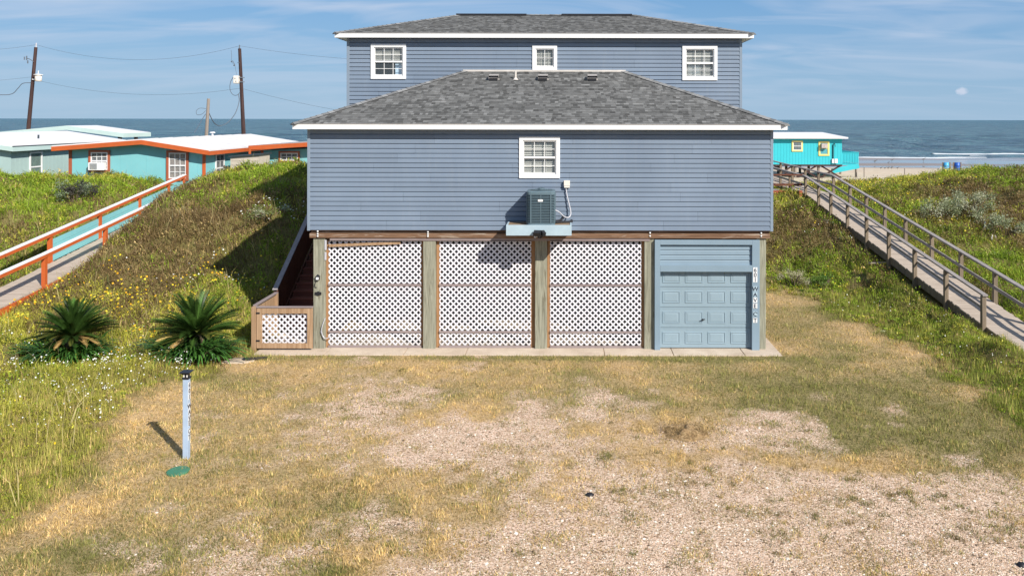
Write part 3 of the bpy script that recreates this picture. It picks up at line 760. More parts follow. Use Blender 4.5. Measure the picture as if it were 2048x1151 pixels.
def tufts(n, x0, x1, y0, y1, p, nb, hmin, hmax, name, lab, leafy):
    x, y = scatter(n, x0, x1, y0, y1, p)
    k = veg_mask(x, y)
    x, y = x[k], y[k]; kd = kinds(x, y); n = len(x)
    fld = 0.45 + 1.1 * fbm(x, y, 0.7, 61, 4)
    sdw = np.maximum(poly_sd(x, y, WILD_L), poly_sd(x, y, WILD_R)) + (fbm(x, y, 0.7, 66, 3) - .5) * 1.6
    fade_in = np.clip((sdw + 0.2) / 2.6, 0.16, 1) * np.where((x > 0) & (y < 26), 0.62, 1.0) * np.where((x < 0) & (y < 19), 0.75, 1.0)
    H = (hmin + (hmax - hmin) * rng.random(n)) * fld * fade_in
    sh = (0.62 + 0.76 * rng.random((n, 1)))
    C = KC[kd] * sh
    R = H * (0.35 + 0.5 * rng.random(n)) + 0.05
    B = nb
    px = np.repeat(x, B) + rng.normal(size=n * B) * np.repeat(R, B) * 0.7
    py = np.repeat(y, B) + rng.normal(size=n * B) * np.repeat(R, B) * 0.7
    Cb = np.repeat(C, B, 0) * (0.7 + 0.6 * rng.random((n * B, 1)))
    Hb = np.repeat(H, B) * (0.45 + 0.75 * rng.random(n * B))
    ok = veg_mask(px, py) | (rng.random(n * B) < 0.25) & (np.abs(px - BWX - .6) > .8) & (np.abs(px + 17.2) > .75) & ((px < -8.5) | (px > 5.8))
    px, py, Cb, Hb = px[ok], py[ok], Cb[ok], Hb[ok]
    dist = py / 20.0
    pz = height(px, py)
    if leafy:
        zz = pz + Hb * rng.random(len(px)) ** 0.7
        L = (0.032 + 0.04 * rng.random(len(px))) * np.clip(dist, 0.8, 2.0)
        o = leaves_mesh(np.stack([px, py, zz], 1), L, L * (0.35 + 0.3 * rng.random(len(px))), Cb, name, MAT['leaf'])
    else:
        lx = rng.normal(size=(2, len(px))) * Hb * 0.55 + np.array([[-0.12], [0.05]]) * Hb
        Wd = (0.008 + 0.010 * rng.random(len(px))) * np.clip(dist, 0.8, 2.0)
        o = blades_mesh(np.stack([px, py, pz], 1), Hb, Wd, lx[0], lx[1], Cb, name, MAT['leaf'])
    tag(o, lab, 'plants', kind='stuff')
    return o
tufts(38000, -40, -8.2, 9.8, 37, 1.2, 13, 0.10, 0.36, 'dune_grass', 'wild green and straw coloured grass covering the dune left of the house', False)
tufts(24000, -40, -8.2, 10, 37, 1.1, 18, 0.08, 0.30, 'dune_weeds', 'low leafy weeds growing through the grass left of the house', True)
tufts(38000, 5.6, 60, 12, 62, 1.05, 13, 0.10, 0.38, 'dune_grass', 'wild green and brown grass covering the dune right of the house', False)
tufts(32000, 5.6, 60, 12, 62, 1.0, 20, 0.09, 0.36, 'dune_weeds', 'low leafy weeds over the dunes around the grey boardwalk', True)

def flowers(spots, name, lab, cols, size, hgt):
    P = []; 
    for px, py, sx, sy, n in spots:
        cx, cy = ground_pt(px, py)
        P.append(np.stack([cx + rng.normal(size=n) * sx, cy + rng.normal(size=n) * sy], 1))
    P = np.concatenate(P); x, y = P[:, 0], P[:, 1]
    k = veg_mask(x, y) & (fbm(x, y, 1.4, 71, 3) > 0.52); x, y = x[k], y[k]; n = len(x)
    c = np.stack([x, y, height(x, y) + hgt * (0.5 + 0.7 * rng.random(n))], 1)
    nrm = rng.normal(size=(n, 3)) * 0.45 + np.array([0.1, -0.45, 0.8]); nrm /= np.linalg.norm(nrm, axis=1)[:, None]
    u = np.cross(nrm, np.array([0, 0, 1.0]) + rng.normal(size=(n, 3)) * .2); u /= np.linalg.norm(u, axis=1)[:, None]; v = np.cross(nrm, u)
    s = (size * (0.6 + 0.7 * rng.random(n)))[:, None] * np.clip(y / 20, .8, 2)[:, None]
    V = np.stack([c + (u * math.cos(t) + v * math.sin(t)) * s for t in np.arange(6) * math.pi / 3], 1).reshape(-1, 3)
    b = np.arange(n) * 6
    Qd = np.concatenate([np.stack([b, b + 1, b + 2, b + 3], 1), np.stack([b, b + 3, b + 4, b + 5], 1)])
    C = np.array(cols)[rng.integers(0, len(cols), n)]
    o = mesh_np(name, V, Qd, None, np.repeat(C[:, None], 6, 1).reshape(-1, 3), MAT['petal'])
    tag(o, lab, 'flowers', kind='stuff')
flowers([(60, 640, 1.2, .8, 150), (240, 630, 1.6, 1.0, 240), (260, 680, 1.0, .5, 110), (90, 600, 2, .8, 180), (420, 600, 1.6, .6, 120), (230, 720, 1.5, .5, 40), (480, 555, 1.4, .6, 60), (20, 900, .6, .8, 26), (330, 560, 2, .6, 60)],
        'yellow_flowers', 'small yellow daisies scattered over the weeds left of the house', [(0.86, 0.60, 0.03), (0.90, 0.70, 0.05), (0.80, 0.42, 0.02)], 0.023, 0.28)
flowers([(150, 745, 1.4, .7, 330), (300, 715, 1.2, .4, 200), (80, 790, 1.0, .9, 150), (380, 738, .5, .25, 110), (200, 800, 1.2, .9, 170), (250, 860, .6, .7, 70), (540, 420, 1.0, .6, 90), (60, 700, 1.5, .7, 120), (430, 545, 1.6, .5, 70), (20, 880, .6, .6, 30)],
        'white_flowers', 'tiny white flowers scattered in the tall grass left of the yard', [(0.84, 0.84, 0.80), (0.80, 0.80, 0.74)], 0.018, 0.27)
flowers([(1760, 370, 3.2, 2.4, 380), (1830, 400, 1.6, 2, 90), (1700, 380, 1.5, 2, 90), (1770, 440, 1.5, 1.5, 60), (1900, 600, 1.4, 2, 40), (1640, 580, 1.2, .8, 30)],
        'yellow_flowers', 'small yellow flowers on the dune beyond the grey boardwalk', [(0.82, 0.60, 0.03), (0.86, 0.66, 0.06)], 0.017, 0.28)
flowers([(1870, 650, 1.2, 2, 90), (1940, 720, 1.0, 2, 80), (1600, 440, .8, .8, 60), (1660, 470, .7, .8, 50), (1640, 610, 1.2, .6, 50), (1920, 440, 2, 2, 90)],
        'white_flowers', 'tiny white flowers on the grassy bank beside the grey boardwalk', [(0.80, 0.80, 0.72)], 0.014, 0.2)

# tall dry stalks on the edge of the yard and the dune crest
x, y = scatter(5200, -30, -8.4, 12, 36.5, 1.2)
k = veg_mask(x, y) & (fbm(x, y, .8, 77, 3) > .5); x, y = x[k], y[k]; n = len(x)
hb = 0.35 + 0.45 * rng.random(n); lx = rng.normal(size=(2, n)) * 0.22
o = blades_mesh(np.stack([x, y, height(x, y)], 1), hb, 0.008 + .006 * rng.random(n), lx[0], lx[1], np.array([(0.50, 0.42, 0.20)]) * (0.6 + .6 * rng.random((n, 1))), 'dry_stalks', MAT['dryleaf'])
tag(o, 'tall dry straw stalks standing above the wild grass on the left', 'grass', kind='stuff')
# ------------------------------------------------------------------ the house
YW, YU = 20.9, 24.58                          # front wall of the lower floor, of the upper floor
def hx(px): return X(px, YW)
def hz(py): return Z(py, YW)
HX0, HX1 = hx(615.5), hx(1546)
house = thing('beach_house', ((HX0 + HX1) / 2, 25.6, 0), 'two storey slate blue beach house on wooden posts with grey shingle hip roofs', 'house')

def siding(mb, x0, x1, z0, z1, yw, holes=(), course=0.127, lap=0.036):
    """lapped boards facing -y; holes = (x0,x1,z0,z1)"""
    k = 0
    cz = z0
    while cz < z1 - 1e-4:
        a, b = cz, min(cz + course, z1)
        cuts = sorted({a, b} | {h for H in holes for h in (H[2], H[3]) if a < h < b})
        def dep(z):
            t = (z - a) / course
            return lap * (1 - 0.28 * t / 0.72) if t < 0.72 else lap * 0.72 * (1 - (t - 0.72) / 0.28)
        for s, e in zip(cuts, cuts[1:]):
            iv = [(x0, x1)]
            for H in holes:
                if H[2] < (s + e) / 2 < H[3]:
                    nv = []
                    for p, q in iv:
                        if H[0] > p: nv.append((p, min(q, H[0])))
                        if H[1] < q: nv.append((max(p, H[1]), q))
                    iv = [t for t in nv if t[1] - t[0] > 1e-3]
            zs = [s] + ([a + 0.72 * course] if s < a + 0.72 * course < e else []) + [e]
            # boards come in lengths that butt together; two courses to a board
            bk = int(round((a - z0) / course)) // 2; rj = random.Random(bk * 7 + int(yw * 10)); jo = rj.uniform(0.4, 3.4)
            joints = [x0 + jo + 3.66 * t for t in range(5) if x0 + jo + 3.66 * t < x1 - .4]
            iv2 = []
            for p, q in iv:
                for jx in joints:
                    if p + .05 < jx < q - .05: iv2.append((p, jx - .0015)); p = jx + .0015
                iv2.append((p, q))
            for p, q in iv2:
                bi = sum(jx < (p + q) / 2 for jx in joints); rb = random.Random(bk * 31 + bi * 5 + int(yw * 10)); tone = rb.uniform(.955, 1.045); yo = rb.uniform(0, .003)
                vs = []
                for z in zs: vs += [(p, yw - dep(z) - yo, z), (q, yw - dep(z) - yo, z)]
                fs = [(2 * i, 2 * i + 1, 2 * i + 3, 2 * i + 2) for i in range(len(zs) - 1)]
                if s == a:
                    vs += [(p, yw, a), (q, yw, a)]; m_ = len(vs) - 2
                    fs.append((m_, m_ + 1, 1, 0))
                mb.add(vs, fs, (tone, tone, tone))
        cz += course

def window(par, x0, x1, z0, z1, yw, cols=3, rows=2, style='blinds', trim=0.10, proud=0.045, frame_m=None, single=False, sky=None, depth=0.55, sash_m=None, muntin=0.015):
    """x0..z1 = outside of the trim"""
    fm_ = frame_m or MAT['white']; sm = sash_m or MAT['white']
    f = MB(); y0 = yw - proud
    f.box(x0, x1, y0, yw + 0.02, z1 - trim, z1); f.box(x0, x1, y0, yw + 0.02, z0, z0 + trim)
    f.box(x0, x0 + trim, y0, yw + 0.02, z0 + trim, z1 - trim); f.box(x1 - trim, x1, y0, yw + 0.02, z0 + trim, z1 - trim)
    fo_ = f.build('window', fm_, par, bevel=0.006)
    ix0, ix1, iz0, iz1 = x0 + trim, x1 - trim, z0 + trim, z1 - trim
    s = MB(); t = 0.032; ys = yw - 0.012
    s.box(ix0, ix1, ys, ys + 0.04, iz1 - t, iz1); s.box(ix0, ix1, ys, ys + 0.04, iz0, iz0 + t * 1.3)
    s.box(ix0, ix0 + t, ys, ys + 0.04, iz0 + t * 1.3, iz1 - t); s.box(ix1 - t, ix1, ys, ys + 0.04, iz0 + t * 1.3, iz1 - t)
    zm = (iz0 + iz1) / 2
    if not single: s.box(ix0 + t, ix1 - t, ys - 0.012, ys + 0.03, zm - 0.026, zm + 0.026)
    s.build('sash', sm, fo_)
    g = MB(); yg = ys + 0.022
    for a in range(1, cols):
        xx = ix0 + t + (ix1 - ix0 - 2 * t) * a / cols
        g.box(xx - muntin / 2, xx + muntin / 2, yg - 0.008, yg + 0.006, iz0 + t * 1.3, iz1 - t)
    halves = [(iz0 + t, iz1 - t)] if single else [(iz0 + t, zm - .026), (zm + .026, iz1 - t)]
    for lo, hi in halves:
        for b in range(1, rows):
            zz = lo + (hi - lo) * b / rows
            g.box(ix0 + t, ix1 - t, yg - 0.006, yg + 0.004, zz - muntin / 2, zz + muntin / 2)
    if g.v: g.build('muntin', sm, fo_)
    p = MB(); p.add([(ix0 + .01, yg + .008, iz0 + .01), (ix1 - .01, yg + .008, iz0 + .01), (ix1 - .01, yg + .008, iz1 - .01), (ix0 + .01, yg + .008, iz1 - .01)], [(0, 1, 2, 3)])
    p.build('pane', MAT['glass'], fo_)
    if style in ('blinds', 'halfblinds'):
        bl = MB(); z = iz1 - 0.05
        lowest = iz0 + 0.03 if style == 'blinds' else zm
        while z > lowest:
            bl.add([(ix0 + .02, yg + .05, z - 0.015), (ix1 - .02, yg + .05, z - 0.015), (ix1 - .02, yg + .085, z + 0.010), (ix0 + .02, yg + .085, z + 0.010)], [(0, 1, 2, 3)])
            z -= 0.046
        for xx in (ix0 + .3 * (ix1 - ix0), ix0 + .7 * (ix1 - ix0)): bl.box(xx - .004, xx + .004, yg + .040, yg + .045, max(lowest, iz0), iz1)
        bl.build('blind', MAT['blind'], fo_)
    if style == 'curtain':
        cu = MB(); nn = 40
        vs = []
        for i in range(nn + 1):
            xx = ix0 + (ix1 - ix0) * i / nn; yy = yg + .09 + .02 * math.sin(i * 1.3)
            vs += [(xx, yy, iz0), (xx, yy, iz1)]
        cu.add(vs, [(2 * i, 2 * i + 2, 2 * i + 3, 2 * i + 1) for i in range(nn)])
        cu.build('curtain', MAT['curtain'], fo_)
    if sky:
        c = MB(); c.box(ix0 + (ix1 - ix0) * sky[0], ix0 + (ix1 - ix0) * sky[1], yg + .13, yg + .14, iz0 + (iz1 - iz0) * sky[2], iz0 + (iz1 - iz0) * sky[3])
        c.build('curtain', MAT['paleblue'], fo_)  # added panel whose colour gives the pane its bright sky-blue look
    r = MB(); d = yw + depth; e = 0.012
    a0, a1, b0, b1 = ix0 - e, ix1 + e, iz0 - e, iz1 + e
    r.add([(a0, yw + .021, b0), (a1, yw + .021, b0), (a1, yw + .021, b1), (a0, yw + .021, b1), (a0, d, b0), (a1, d, b0), (a1, d, b1), (a0, d, b1)],
          [(4, 5, 6, 7), (0, 1, 5, 4), (1, 2, 6, 5), (2, 3, 7, 6), (3, 0, 4, 7)])
    r.build('room_recess', MAT['darkin'], fo_)
    return fo_, (x0 + .03, x1 - .03, z0 + .03, z1 - .03)

# lower floor -----------------------------------------------------------------
ZS0, ZS1 = hz(459.5), hz(250)                  # bottom of the siding, up to the eave
fw, H1 = window(house, hx(1038.5), hx(1120), hz(355.5), hz(273), YW - 0.018)
lo = MB(); siding(lo, HX0 + 0.02, HX1 - 0.02, ZS0, ZS1, YW, [H1])
# side walls of the lower floor
for xx in (HX0, HX1):
    lo.box(xx - .01 if xx < 0 else xx - .10, xx + .10 if xx < 0 else xx + .01, YW + 0.03, YU - 0.02, ZS0, ZS1 - .02)
lo.box(HX0 + .1, HX1 - .1, YW + .16, YW + .17, ZS0, ZS0 + .02); lo.build('lower_wall', MAT['siding_w'], house, attr=True)
ct = MB()
for xx in (HX0, HX1 - 0.075):
    ct = MB(); ct.box(xx, xx + 0.075, YW - 0.040, YW + 0.05, ZS0 - 0.02, ZS1); ct.build('corner_trim', MAT['trimblue'], house, bevel=.004)
# floor under the living level
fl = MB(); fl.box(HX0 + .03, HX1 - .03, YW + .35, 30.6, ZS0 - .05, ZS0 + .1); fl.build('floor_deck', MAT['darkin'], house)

# upper floor -----------------------------------------------------------------
def ux(px): return X(px, YU)
def uz(py): return Z(py, YU)
UX0, UX1 = HX0 + 0.01, HX1 - 0.01
UZ0, UZ1 = hz(250) - .25, uz(66)
w1, A1 = window(house, ux(742), ux(812.5), uz(158.5), uz(88.5), YU - .018, style='halfblinds', sky=(.70, 1.0, .05, .48))
w2, A2 = window(house, ux(1064.5), ux(1114), uz(140.5), uz(91), YU - .018, cols=2, single=True)
w3, A3 = window(house, ux(1364), ux(1434), uz(160), uz(91), YU - .018, sky=(.12, .52, .05, .46))
up = MB(); siding(up, UX0 + .02, UX1 - .02, UZ0, UZ1, YU, [A1, A2, A3])
for xx in (UX0, UX1):
    up.box(xx - .01 if xx < 0 else xx - .10, xx + .10 if xx < 0 else xx + .01, YU + .03, 30.8, ZS0, UZ1 - .02)
up.box(UX0 + .1, UX1 - .1, 30.7, 30.8, ZS0, UZ1 - .02)
up.build('upper_wall', MAT['siding_w'], house, attr=True)
ct = MB()
for xx in (UX0, UX1 - 0.085):
    ct = MB(); ct.box(xx, xx + 0.085, YU - .040, YU + .05, UZ0, UZ1); ct.build('corner_trim', MAT['trimblue'], house, bevel=.004)

# shingles: every tab of a course is a small raised quad
def shingles(mb, A, B, C, D, course=0.128, tabs=(0.07, 0.17), seed=1):
    """A,B eave ends; D,C upper ends (A below D, B below C)"""
    r = random.Random(seed); A, B, C, D = map(Vector, (A, B, C, D))
    eu = (B - A).normalized(); mid = ((D + C) / 2 - (A + B) / 2); up_ = (mid - eu * mid.dot(eu)); Ls = up_.length; up_.normalize()
    nrm = eu.cross(up_)
    if nrm.z < 0: nrm = -nrm
    W = (B - A).length; ld = (D - A).dot(eu); rd = W - (C - A).dot(eu)
    nco = int(round(Ls / course)); ch = Ls / nco
    for k in range(nco):
        v0, v1 = k * ch, (k + 1) * ch
        l0, l1 = ld * v0 / Ls, ld * v1 / Ls; r0, r1 = W - rd * v0 / Ls, W - rd * v1 / Ls
        u_ = l0 - r.random() * .2
        shade_row = 0.9 + .2 * r.random()
        while u_ < r0:
            w_ = r.uniform(*tabs); a, b = max(u_, l0), min(u_ + w_, r0)
            a1, b1 = max(u_, l1), min(u_ + w_, r1)
            u_ += w_
            if b - a < .01: continue
            if b1 < a1: a1 = b1 = min(max((a + b) / 2, l1), r1) if r1 > l1 else (l1 + r1) / 2
            g = r.choices([.082, .108, .136, .164, .20], [1.6, 3, 3.6, 2.6, .9])[0] * shade_row * r.uniform(.9, 1.1)
            c = (g * 1.0, g * 1.0, g * .99)
            e = .016 if r.random() < .5 else .009
            p = lambda uu, vv, hh: A + eu * uu + up_ * vv + nrm * hh
            mb.add([p(a, v0 - .004, e), p(b, v0 - .004, e), p(b1, v1, .002), p(a1, v1, .002), p(a, v0 - .004, 0), p(b, v0 - .004, 0)], [(0, 1, 2, 3), (4, 5, 1, 0)], c)
    # decking under the tabs
    mb.add([A - nrm * .002, B - nrm * .002, C - nrm * .002, D - nrm * .002], [(0, 1, 2, 3)], (.06, .06, .06))

def hipcaps(mb, P, Q, seed=3):
    r = random.Random(seed); P, Q = Vector(P), Vector(Q); L = (Q - P).length; n = max(2, int(L / .17)); d = (Q - P) / n
    for i in range(n):
        g = r.choice([.14, .19, .23, .26, .17]); a = P + d * i; b = P + d * (i + 1.15)
        sd = d.cross(Vector((0, 0, 1))).normalized() * .13
        u0, u1 = Vector((0, 0, .042)), Vector((0, 0, .028)); dn = Vector((0, 0, -.03))
        mb.add([a - sd + dn + u0 * .6, a + u0, a + sd + dn + u0 * .6, b - sd + dn + u1 * .6, b + u1, b + sd + dn + u1 * .6, a - sd + dn, a + dn, a + sd + dn], [(0, 1, 4, 3), (1, 2, 5, 4), (6, 7, 1, 0), (7, 8, 2, 1)], (g, g, g))

OV = 0.30
def eaves(x0, x1, y0, y1, z, ret=None):
    """white fascia board and soffit round three sides"""
    f = MB(); h = .135; t = .025
    f.box(x0, x1, y0, y0 + t, z - h, z); f.box(x0, x0 + t, y0 + t, y1, z - h, z); f.box(x1 - t, x1, y0 + t, y1, z - h, z)
    f.build('fascia', MAT['white'], house)
    s = MB(); s.box(x0 + t, x1 - t, y0 + t, y0 + OV + .02, z - h + .012, z - h + .03)
    s.box(x0 + t, x0 + OV + .02, y0 + OV + .02, y1, z - h + .012, z - h + .03); s.box(x1 - OV - .02, x1 - t, y0 + OV + .02, y1, z - h + .012, z - h + .03)
    s.build('soffit', MAT['vinyl'], house)
    d = MB(); d.box(x0 - .012, x1 + .012, y0 - .014, y0 + .05, z + .001, z + .012); d.build('drip_edge', MAT['greyroof'], house)

# lower roof
EX0, EX1, EY = HX0 - OV, HX1 + OV, YW - OV
EZ = Z(248.3, EY); RZ = Z(142.5, YU)
rr = MB(); dd = YU - EY
A_, B_ = (EX0, EY, EZ), (EX1, EY, EZ); C_, D_ = (EX1 - dd, YU - .02, RZ), (EX0 + dd, YU - .02, RZ)
shingles(rr, A_, B_, C_, D_, seed=2)
shingles(rr, (EX0, YU, EZ), A_, (EX0 + dd, YU - .02, RZ), (EX0 + dd, YU - .02, RZ), seed=5)
shingles(rr, B_, (EX1, YU, EZ), (EX1 - dd, YU - .02, RZ), (EX1 - dd, YU - .02, RZ), seed=6)
hipcaps(rr, A_, D_, 3); hipcaps(rr, B_, C_, 4)
lroof = rr.build('lower_roof', MAT['shingle'], house, attr=True)
eaves(EX0, EX1, EY, YU - .03, EZ)
fz = MB(); fz.box(EX0 + dd - .05, EX1 - dd + .05, YU - .055, YU - .022, RZ - .01, RZ + .045); fz.build('flashing', MAT['flash'], lroof)
sl = (RZ - EZ) / dd
def on_roof(px, py):
    t = (CAMH - EZ) ; k = (py - 238.5) / FPX       # camera ray meets the front slope
    Y = (CAMH - EZ + sl * EY) / (sl + k); return X(px, Y), Y, CAMH - k * Y
for px in (987.5, 1086, 1184.5):
    x_, y_, z_ = on_roof(px, 161)
    v_ = MB()
    v_.add([(x_ - .145, y_ - .12, z_ + .06), (x_ + .145, y_ - .12, z_ + .06), (x_ + .145, y_ + .18, z_ + .19), (x_ - .145, y_ + .18, z_ + .19),
            (x_ - .145, y_ - .12, z_ + .135), (x_ + .145, y_ - .12, z_ + .135), (x_ + .145, y_ + .18, z_ + .20), (x_ - .145, y_ + .18, z_ + .20)],
           [(0, 3, 2, 1), (4, 5, 6, 7), (1, 2, 6, 5), (2, 3, 7, 6), (3, 0, 4, 7)])
    v_.box(x_ - .17, x_ + .17, y_ - .02, y_ + .02, z_ + .01, z_ + .06)
    vv_ = v_.build('roof_vent', MAT['greyroof'], lroof)
    q_ = MB(); q_.box(x_ - .12, x_ + .12, y_ - .097, y_ - .06, z_ - .01, z_ + .11); q_.build('vent_opening', MAT['black'], lroof)
x_, y_, z_ = on_roof(1031, 160)
v_ = MB(); v_.cyl((x_, y_, z_ - .05), (x_, y_, z_ + .26), .03, n=10); v_.cyl((x_, y_, z_), (x_, y_, z_ + .06), .09, .035, n=12); v_.build('vent_pipe', MAT['flash'], lroof)

# upper roof
VX0, VX1, VY = UX0 - OV, UX1 + OV, YU - OV
VZ = Z(66.5, VY); YR = 27.7; VR = Z(30.3, YR); rd_ = YR - VY; YB = YR + rd_
ur = MB()
A_, B_, C_, D_ = (VX0, VY, VZ), (VX1, VY, VZ), (VX1 - rd_, YR, VR), (VX0 + rd_, YR, VR)
shingles(ur, A_, B_, C_, D_, seed=12)
shingles(ur, (VX0, YB, VZ), A_, D_, D_, seed=15); shingles(ur, B_, (VX1, YB, VZ), C_, C_, seed=16); shingles(ur, (VX1, YB, VZ), (VX0, YB, VZ), D_, C_, seed=17)
hipcaps(ur, A_, D_, 13); hipcaps(ur, B_, C_, 14); hipcaps(ur, D_, C_, 19)
uroof = ur.build('upper_roof', MAT['shingle'], house, attr=True)
for p0, p1 in ((913, 1053), (1123, 1263)):
    rv = MB(); rv.box(X(p0, YR), X(p1, YR), YR - .16, YR + .16, VR - .02, VR + .035); rv.build('ridge_vent', MAT['black'], uroof)
eaves(VX0, VX1, VY, YB, VZ)

# posts, beam, lattice bays ----------------------------------------------------
PY = YW + 0.02                                  # face of the posts
ZB0, ZB1 = hz(478), hz(461.5)
bm = MB(); bm.box(hx(620), hx(1540), PY - .05, PY + .10, ZB0 + .035, ZB1 - .06); bm.box(hx(621), hx(1541), PY + .05, PY + .10, ZB1 - .06, ZS0 - .002)
bm.box(hx(628), hx(1530), PY + .101, PY + .25, ZB0 - .02, ZB1)
beam = bm.build('beam', MAT['beam'], house, bevel=.006)
t_ = MB(); t_.box(hx(660), hx(1300), PY - .02, PY + .06, ZB0 - .04, ZB0 + .034); t_.build('batten', MAT['rail'], house)
def bolt(px, py):
    b_ = MB(); b_.cyl((hx(px), PY - .05, hz(py)), (hx(px), PY - .075, hz(py)), .028, .020, 10); b_.build('bolt', MAT['bolt'], beam, smooth=True)
for px, pys in ((636.5, (462.5, 467.5, 472)), (856.5, (463.5, 468, 472)), (1300, (464.5, 470.5)), (1522, (464.5, 470.5))):
    for py in pys: bolt(px, py)
posts = []
for a, b, bot in ((626.5, 650, 699), (846.5, 871.5, 699), (1070.5, 1094.5, 699), (1289.5, 1309.5, 698), (1514, 1533, 699)):
    p_ = MB(); p_.box(hx(a), hx(b), PY, PY + .30, -.05, ZB0 + .03); posts.append(p_.build('post', MAT['post'], house, bevel=.012))
YL = PY + .09                                    # lattice plane
def clip(poly, x0, x1, z0, z1):
    for ax, lim, sg in ((0, x0, 1), (0, x1, -1), (1, z0, 1), (1, z1, -1)):
        o = []
        for i in range(len(poly)):
            p, q = poly[i], poly[(i + 1) % len(poly)]; dp, dq = (p[ax] - lim) * sg, (q[ax] - lim) * sg
            if dp >= 0: o.append(p)
            if dp * dq < 0:
                t = dp / (dp - dq); o.append((p[0] + (q[0] - p[0]) * t, p[1] + (q[1] - p[1]) * t))
        poly = o
        if not poly: return poly
    return poly
def lattice(mb, x0, x1, z0, z1, y, per=.1545, w_=.041, th=.007):
    for sg in (1, -1):
        c0 = (x0 + z0) if sg > 0 else (x0 - z1); c1 = (x1 + z1) if sg > 0 else (x1 - z0)
        k = math.floor(c0 / per)
        while k * per < c1 + per:
            c = k * per; h = w_ / math.sqrt(2)
            zz0, zz1 = z0 - 1, z1 + 1
            pl = [(c - sg * zz0 - h, zz0), (c - sg * zz0 + h, zz0), (c - sg * zz1 + h, zz1), (c - sg * zz1 - h, zz1)]
            pl = clip(pl, x0, x1, z0, z1)
            if len(pl) >= 3 and abs(sum(pl[i][0] * pl[(i + 1) % len(pl)][1] - pl[(i + 1) % len(pl)][0] * pl[i][1] for i in range(len(pl)))) > 1e-4:
                yy = y if sg > 0 else y + th + .0006
                mb.prism(pl, yy, yy + th)
            k += 1
bays = [((655, 842), (648.5, 656), (841, 846.5)), ((878, 1062.5), (872, 880.5), (1062, 1070.5)), ((1100.5, 1284), (1095, 1102), (1283, 1289.5))]
for (a, b), lb, rb in bays:
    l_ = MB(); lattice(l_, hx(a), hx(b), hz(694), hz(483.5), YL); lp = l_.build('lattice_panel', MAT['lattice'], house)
    for py, hh in ((571, 4.2), (665, 4), (694.5, 4.5)):
        s_ = MB(); s_.box(hx(a) - .0, hx(b) + .0, YL - .026, YL - .003, hz(py + hh / 2), hz(py - hh / 2)); s_.build('slat', MAT['rail'], lp)
    for s0, s1 in (lb, rb):
        j_ = MB(); j_.box(hx(s0), hx(s1), YL + .018, YL + .06, -.01, ZB0 - .05); j_.build('jamb_board', MAT['board'], house)
j_ = MB(); j_.bar((hx(657), YL - .04, hz(492)), (hx(800), YL - .04, hz(486)), .03, .07); j_.build('loose_batten', MAT['gate'], house)
# added dark walls under the house, keeping light out behind the lattice
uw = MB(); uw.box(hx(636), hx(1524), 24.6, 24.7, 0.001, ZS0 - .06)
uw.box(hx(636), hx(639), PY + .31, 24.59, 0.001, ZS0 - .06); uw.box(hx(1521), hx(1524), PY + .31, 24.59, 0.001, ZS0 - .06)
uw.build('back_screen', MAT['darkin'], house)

# garage bay -------------------------------------------------------------------
GY = PY - .10
g_ = MB()
g_.box(hx(1309.5), hx(1320.5), GY, GY + .16, -.002, hz(478)); g_.box(hx(1503.5), hx(1518.5), GY, GY + .16, -.002, hz(478))
g_.box(hx(1320.5), hx(1503.5), GY, GY + .16, hz(487.5), hz(478)); g_.box(hx(1320.5), hx(1503.5), GY - .003, GY + .16, hz(541), hz(528))
gf = g_.build('garage_frame', MAT['garagetrim'], house, bevel=.004)
g_ = MB(); siding(g_, hx(1320.6), hx(1503.4), hz(528), hz(487.5), GY + .09, course=.134, lap=.028); g_.build('siding_panel', MAT['garagetrim'], house)
DX0, DX1, DZ0, DZ1, DY = hx(1320.7), hx(1503.3), .015, hz(541), GY + .155
g_ = MB(); nr = 4; sec = (hz(533) - .0 - DZ0) / nr
for r in range(nr):
    z0, z1 = DZ0 + r * sec + .005, min(DZ0 + (r + 1) * sec - .005, DZ1 - .002)
    g_.box(DX0, DX1, DY, DY + .05, z0, z1)
    for gline in (z0 + .03, min(z1, z1) - .03):
        if gline < DZ1 - .05: g_.box(DX0 + .01, DX1 - .01, DY - .004, DY - .0005, gline - .012, gline + .012)
    pw = (DX1 - DX0) / 4
    for c in range(4):
        x0, x1 = DX0 + c * pw + .065, DX0 + (c + 1) * pw - .065; a0, a1 = z0 + .105, min(z0 + sec - .115, DZ1 - .01)
        if x1 < x0: continue
        b = .03; d0, d1 = .016, .003
        # raised rim, sunk bevel, raised field
        for (i0, i1, j0, j1) in ((x0, x1, a1 - b, a1), (x0, x1, a0, a0 + b), (x0, x0 + b, a0 + b, a1 - b), (x1 - b, x1, a0 + b, a1 - b)):
            vs = [(i0, DY - .0006, j0), (i1, DY - .0006, j0), (i1, DY - .0006, j1), (i0, DY - .0006, j1)]
            e = .011
            tp = [(i0 + e, DY - d0, j0 + e), (i1 - e, DY - d0, j0 + e), (i1 - e, DY - d0, j1 - e), (i0 + e, DY - d0, j1 - e)]
            g_.add(vs + tp, [(4, 5, 6, 7), (0, 1, 5, 4), (1, 2, 6, 5), (2, 3, 7, 6), (3, 0, 4, 7)])
        e = .05
        vs = [(x0 + b, DY - .0008, a0 + b), (x1 - b, DY - .0008, a0 + b), (x1 - b, DY - .0008, a1 - b), (x0 + b, DY - .0008, a1 - b)]
        tp = [(x0 + b + e, DY - .010, a0 + b + e * .7), (x1 - b - e, DY - .010, a0 + b + e * .7), (x1 - b - e, DY - .010, a1 - b - e * .7), (x0 + b + e, DY - .010, a1 - b - e * .7)]
        g_.add(vs + tp, [(4, 5, 6, 7), (0, 1, 5, 4), (1, 2, 6, 5), (2, 3, 7, 6), (3, 0, 4, 7)])
gd = g_.build('garage_door', MAT['garage'], house)
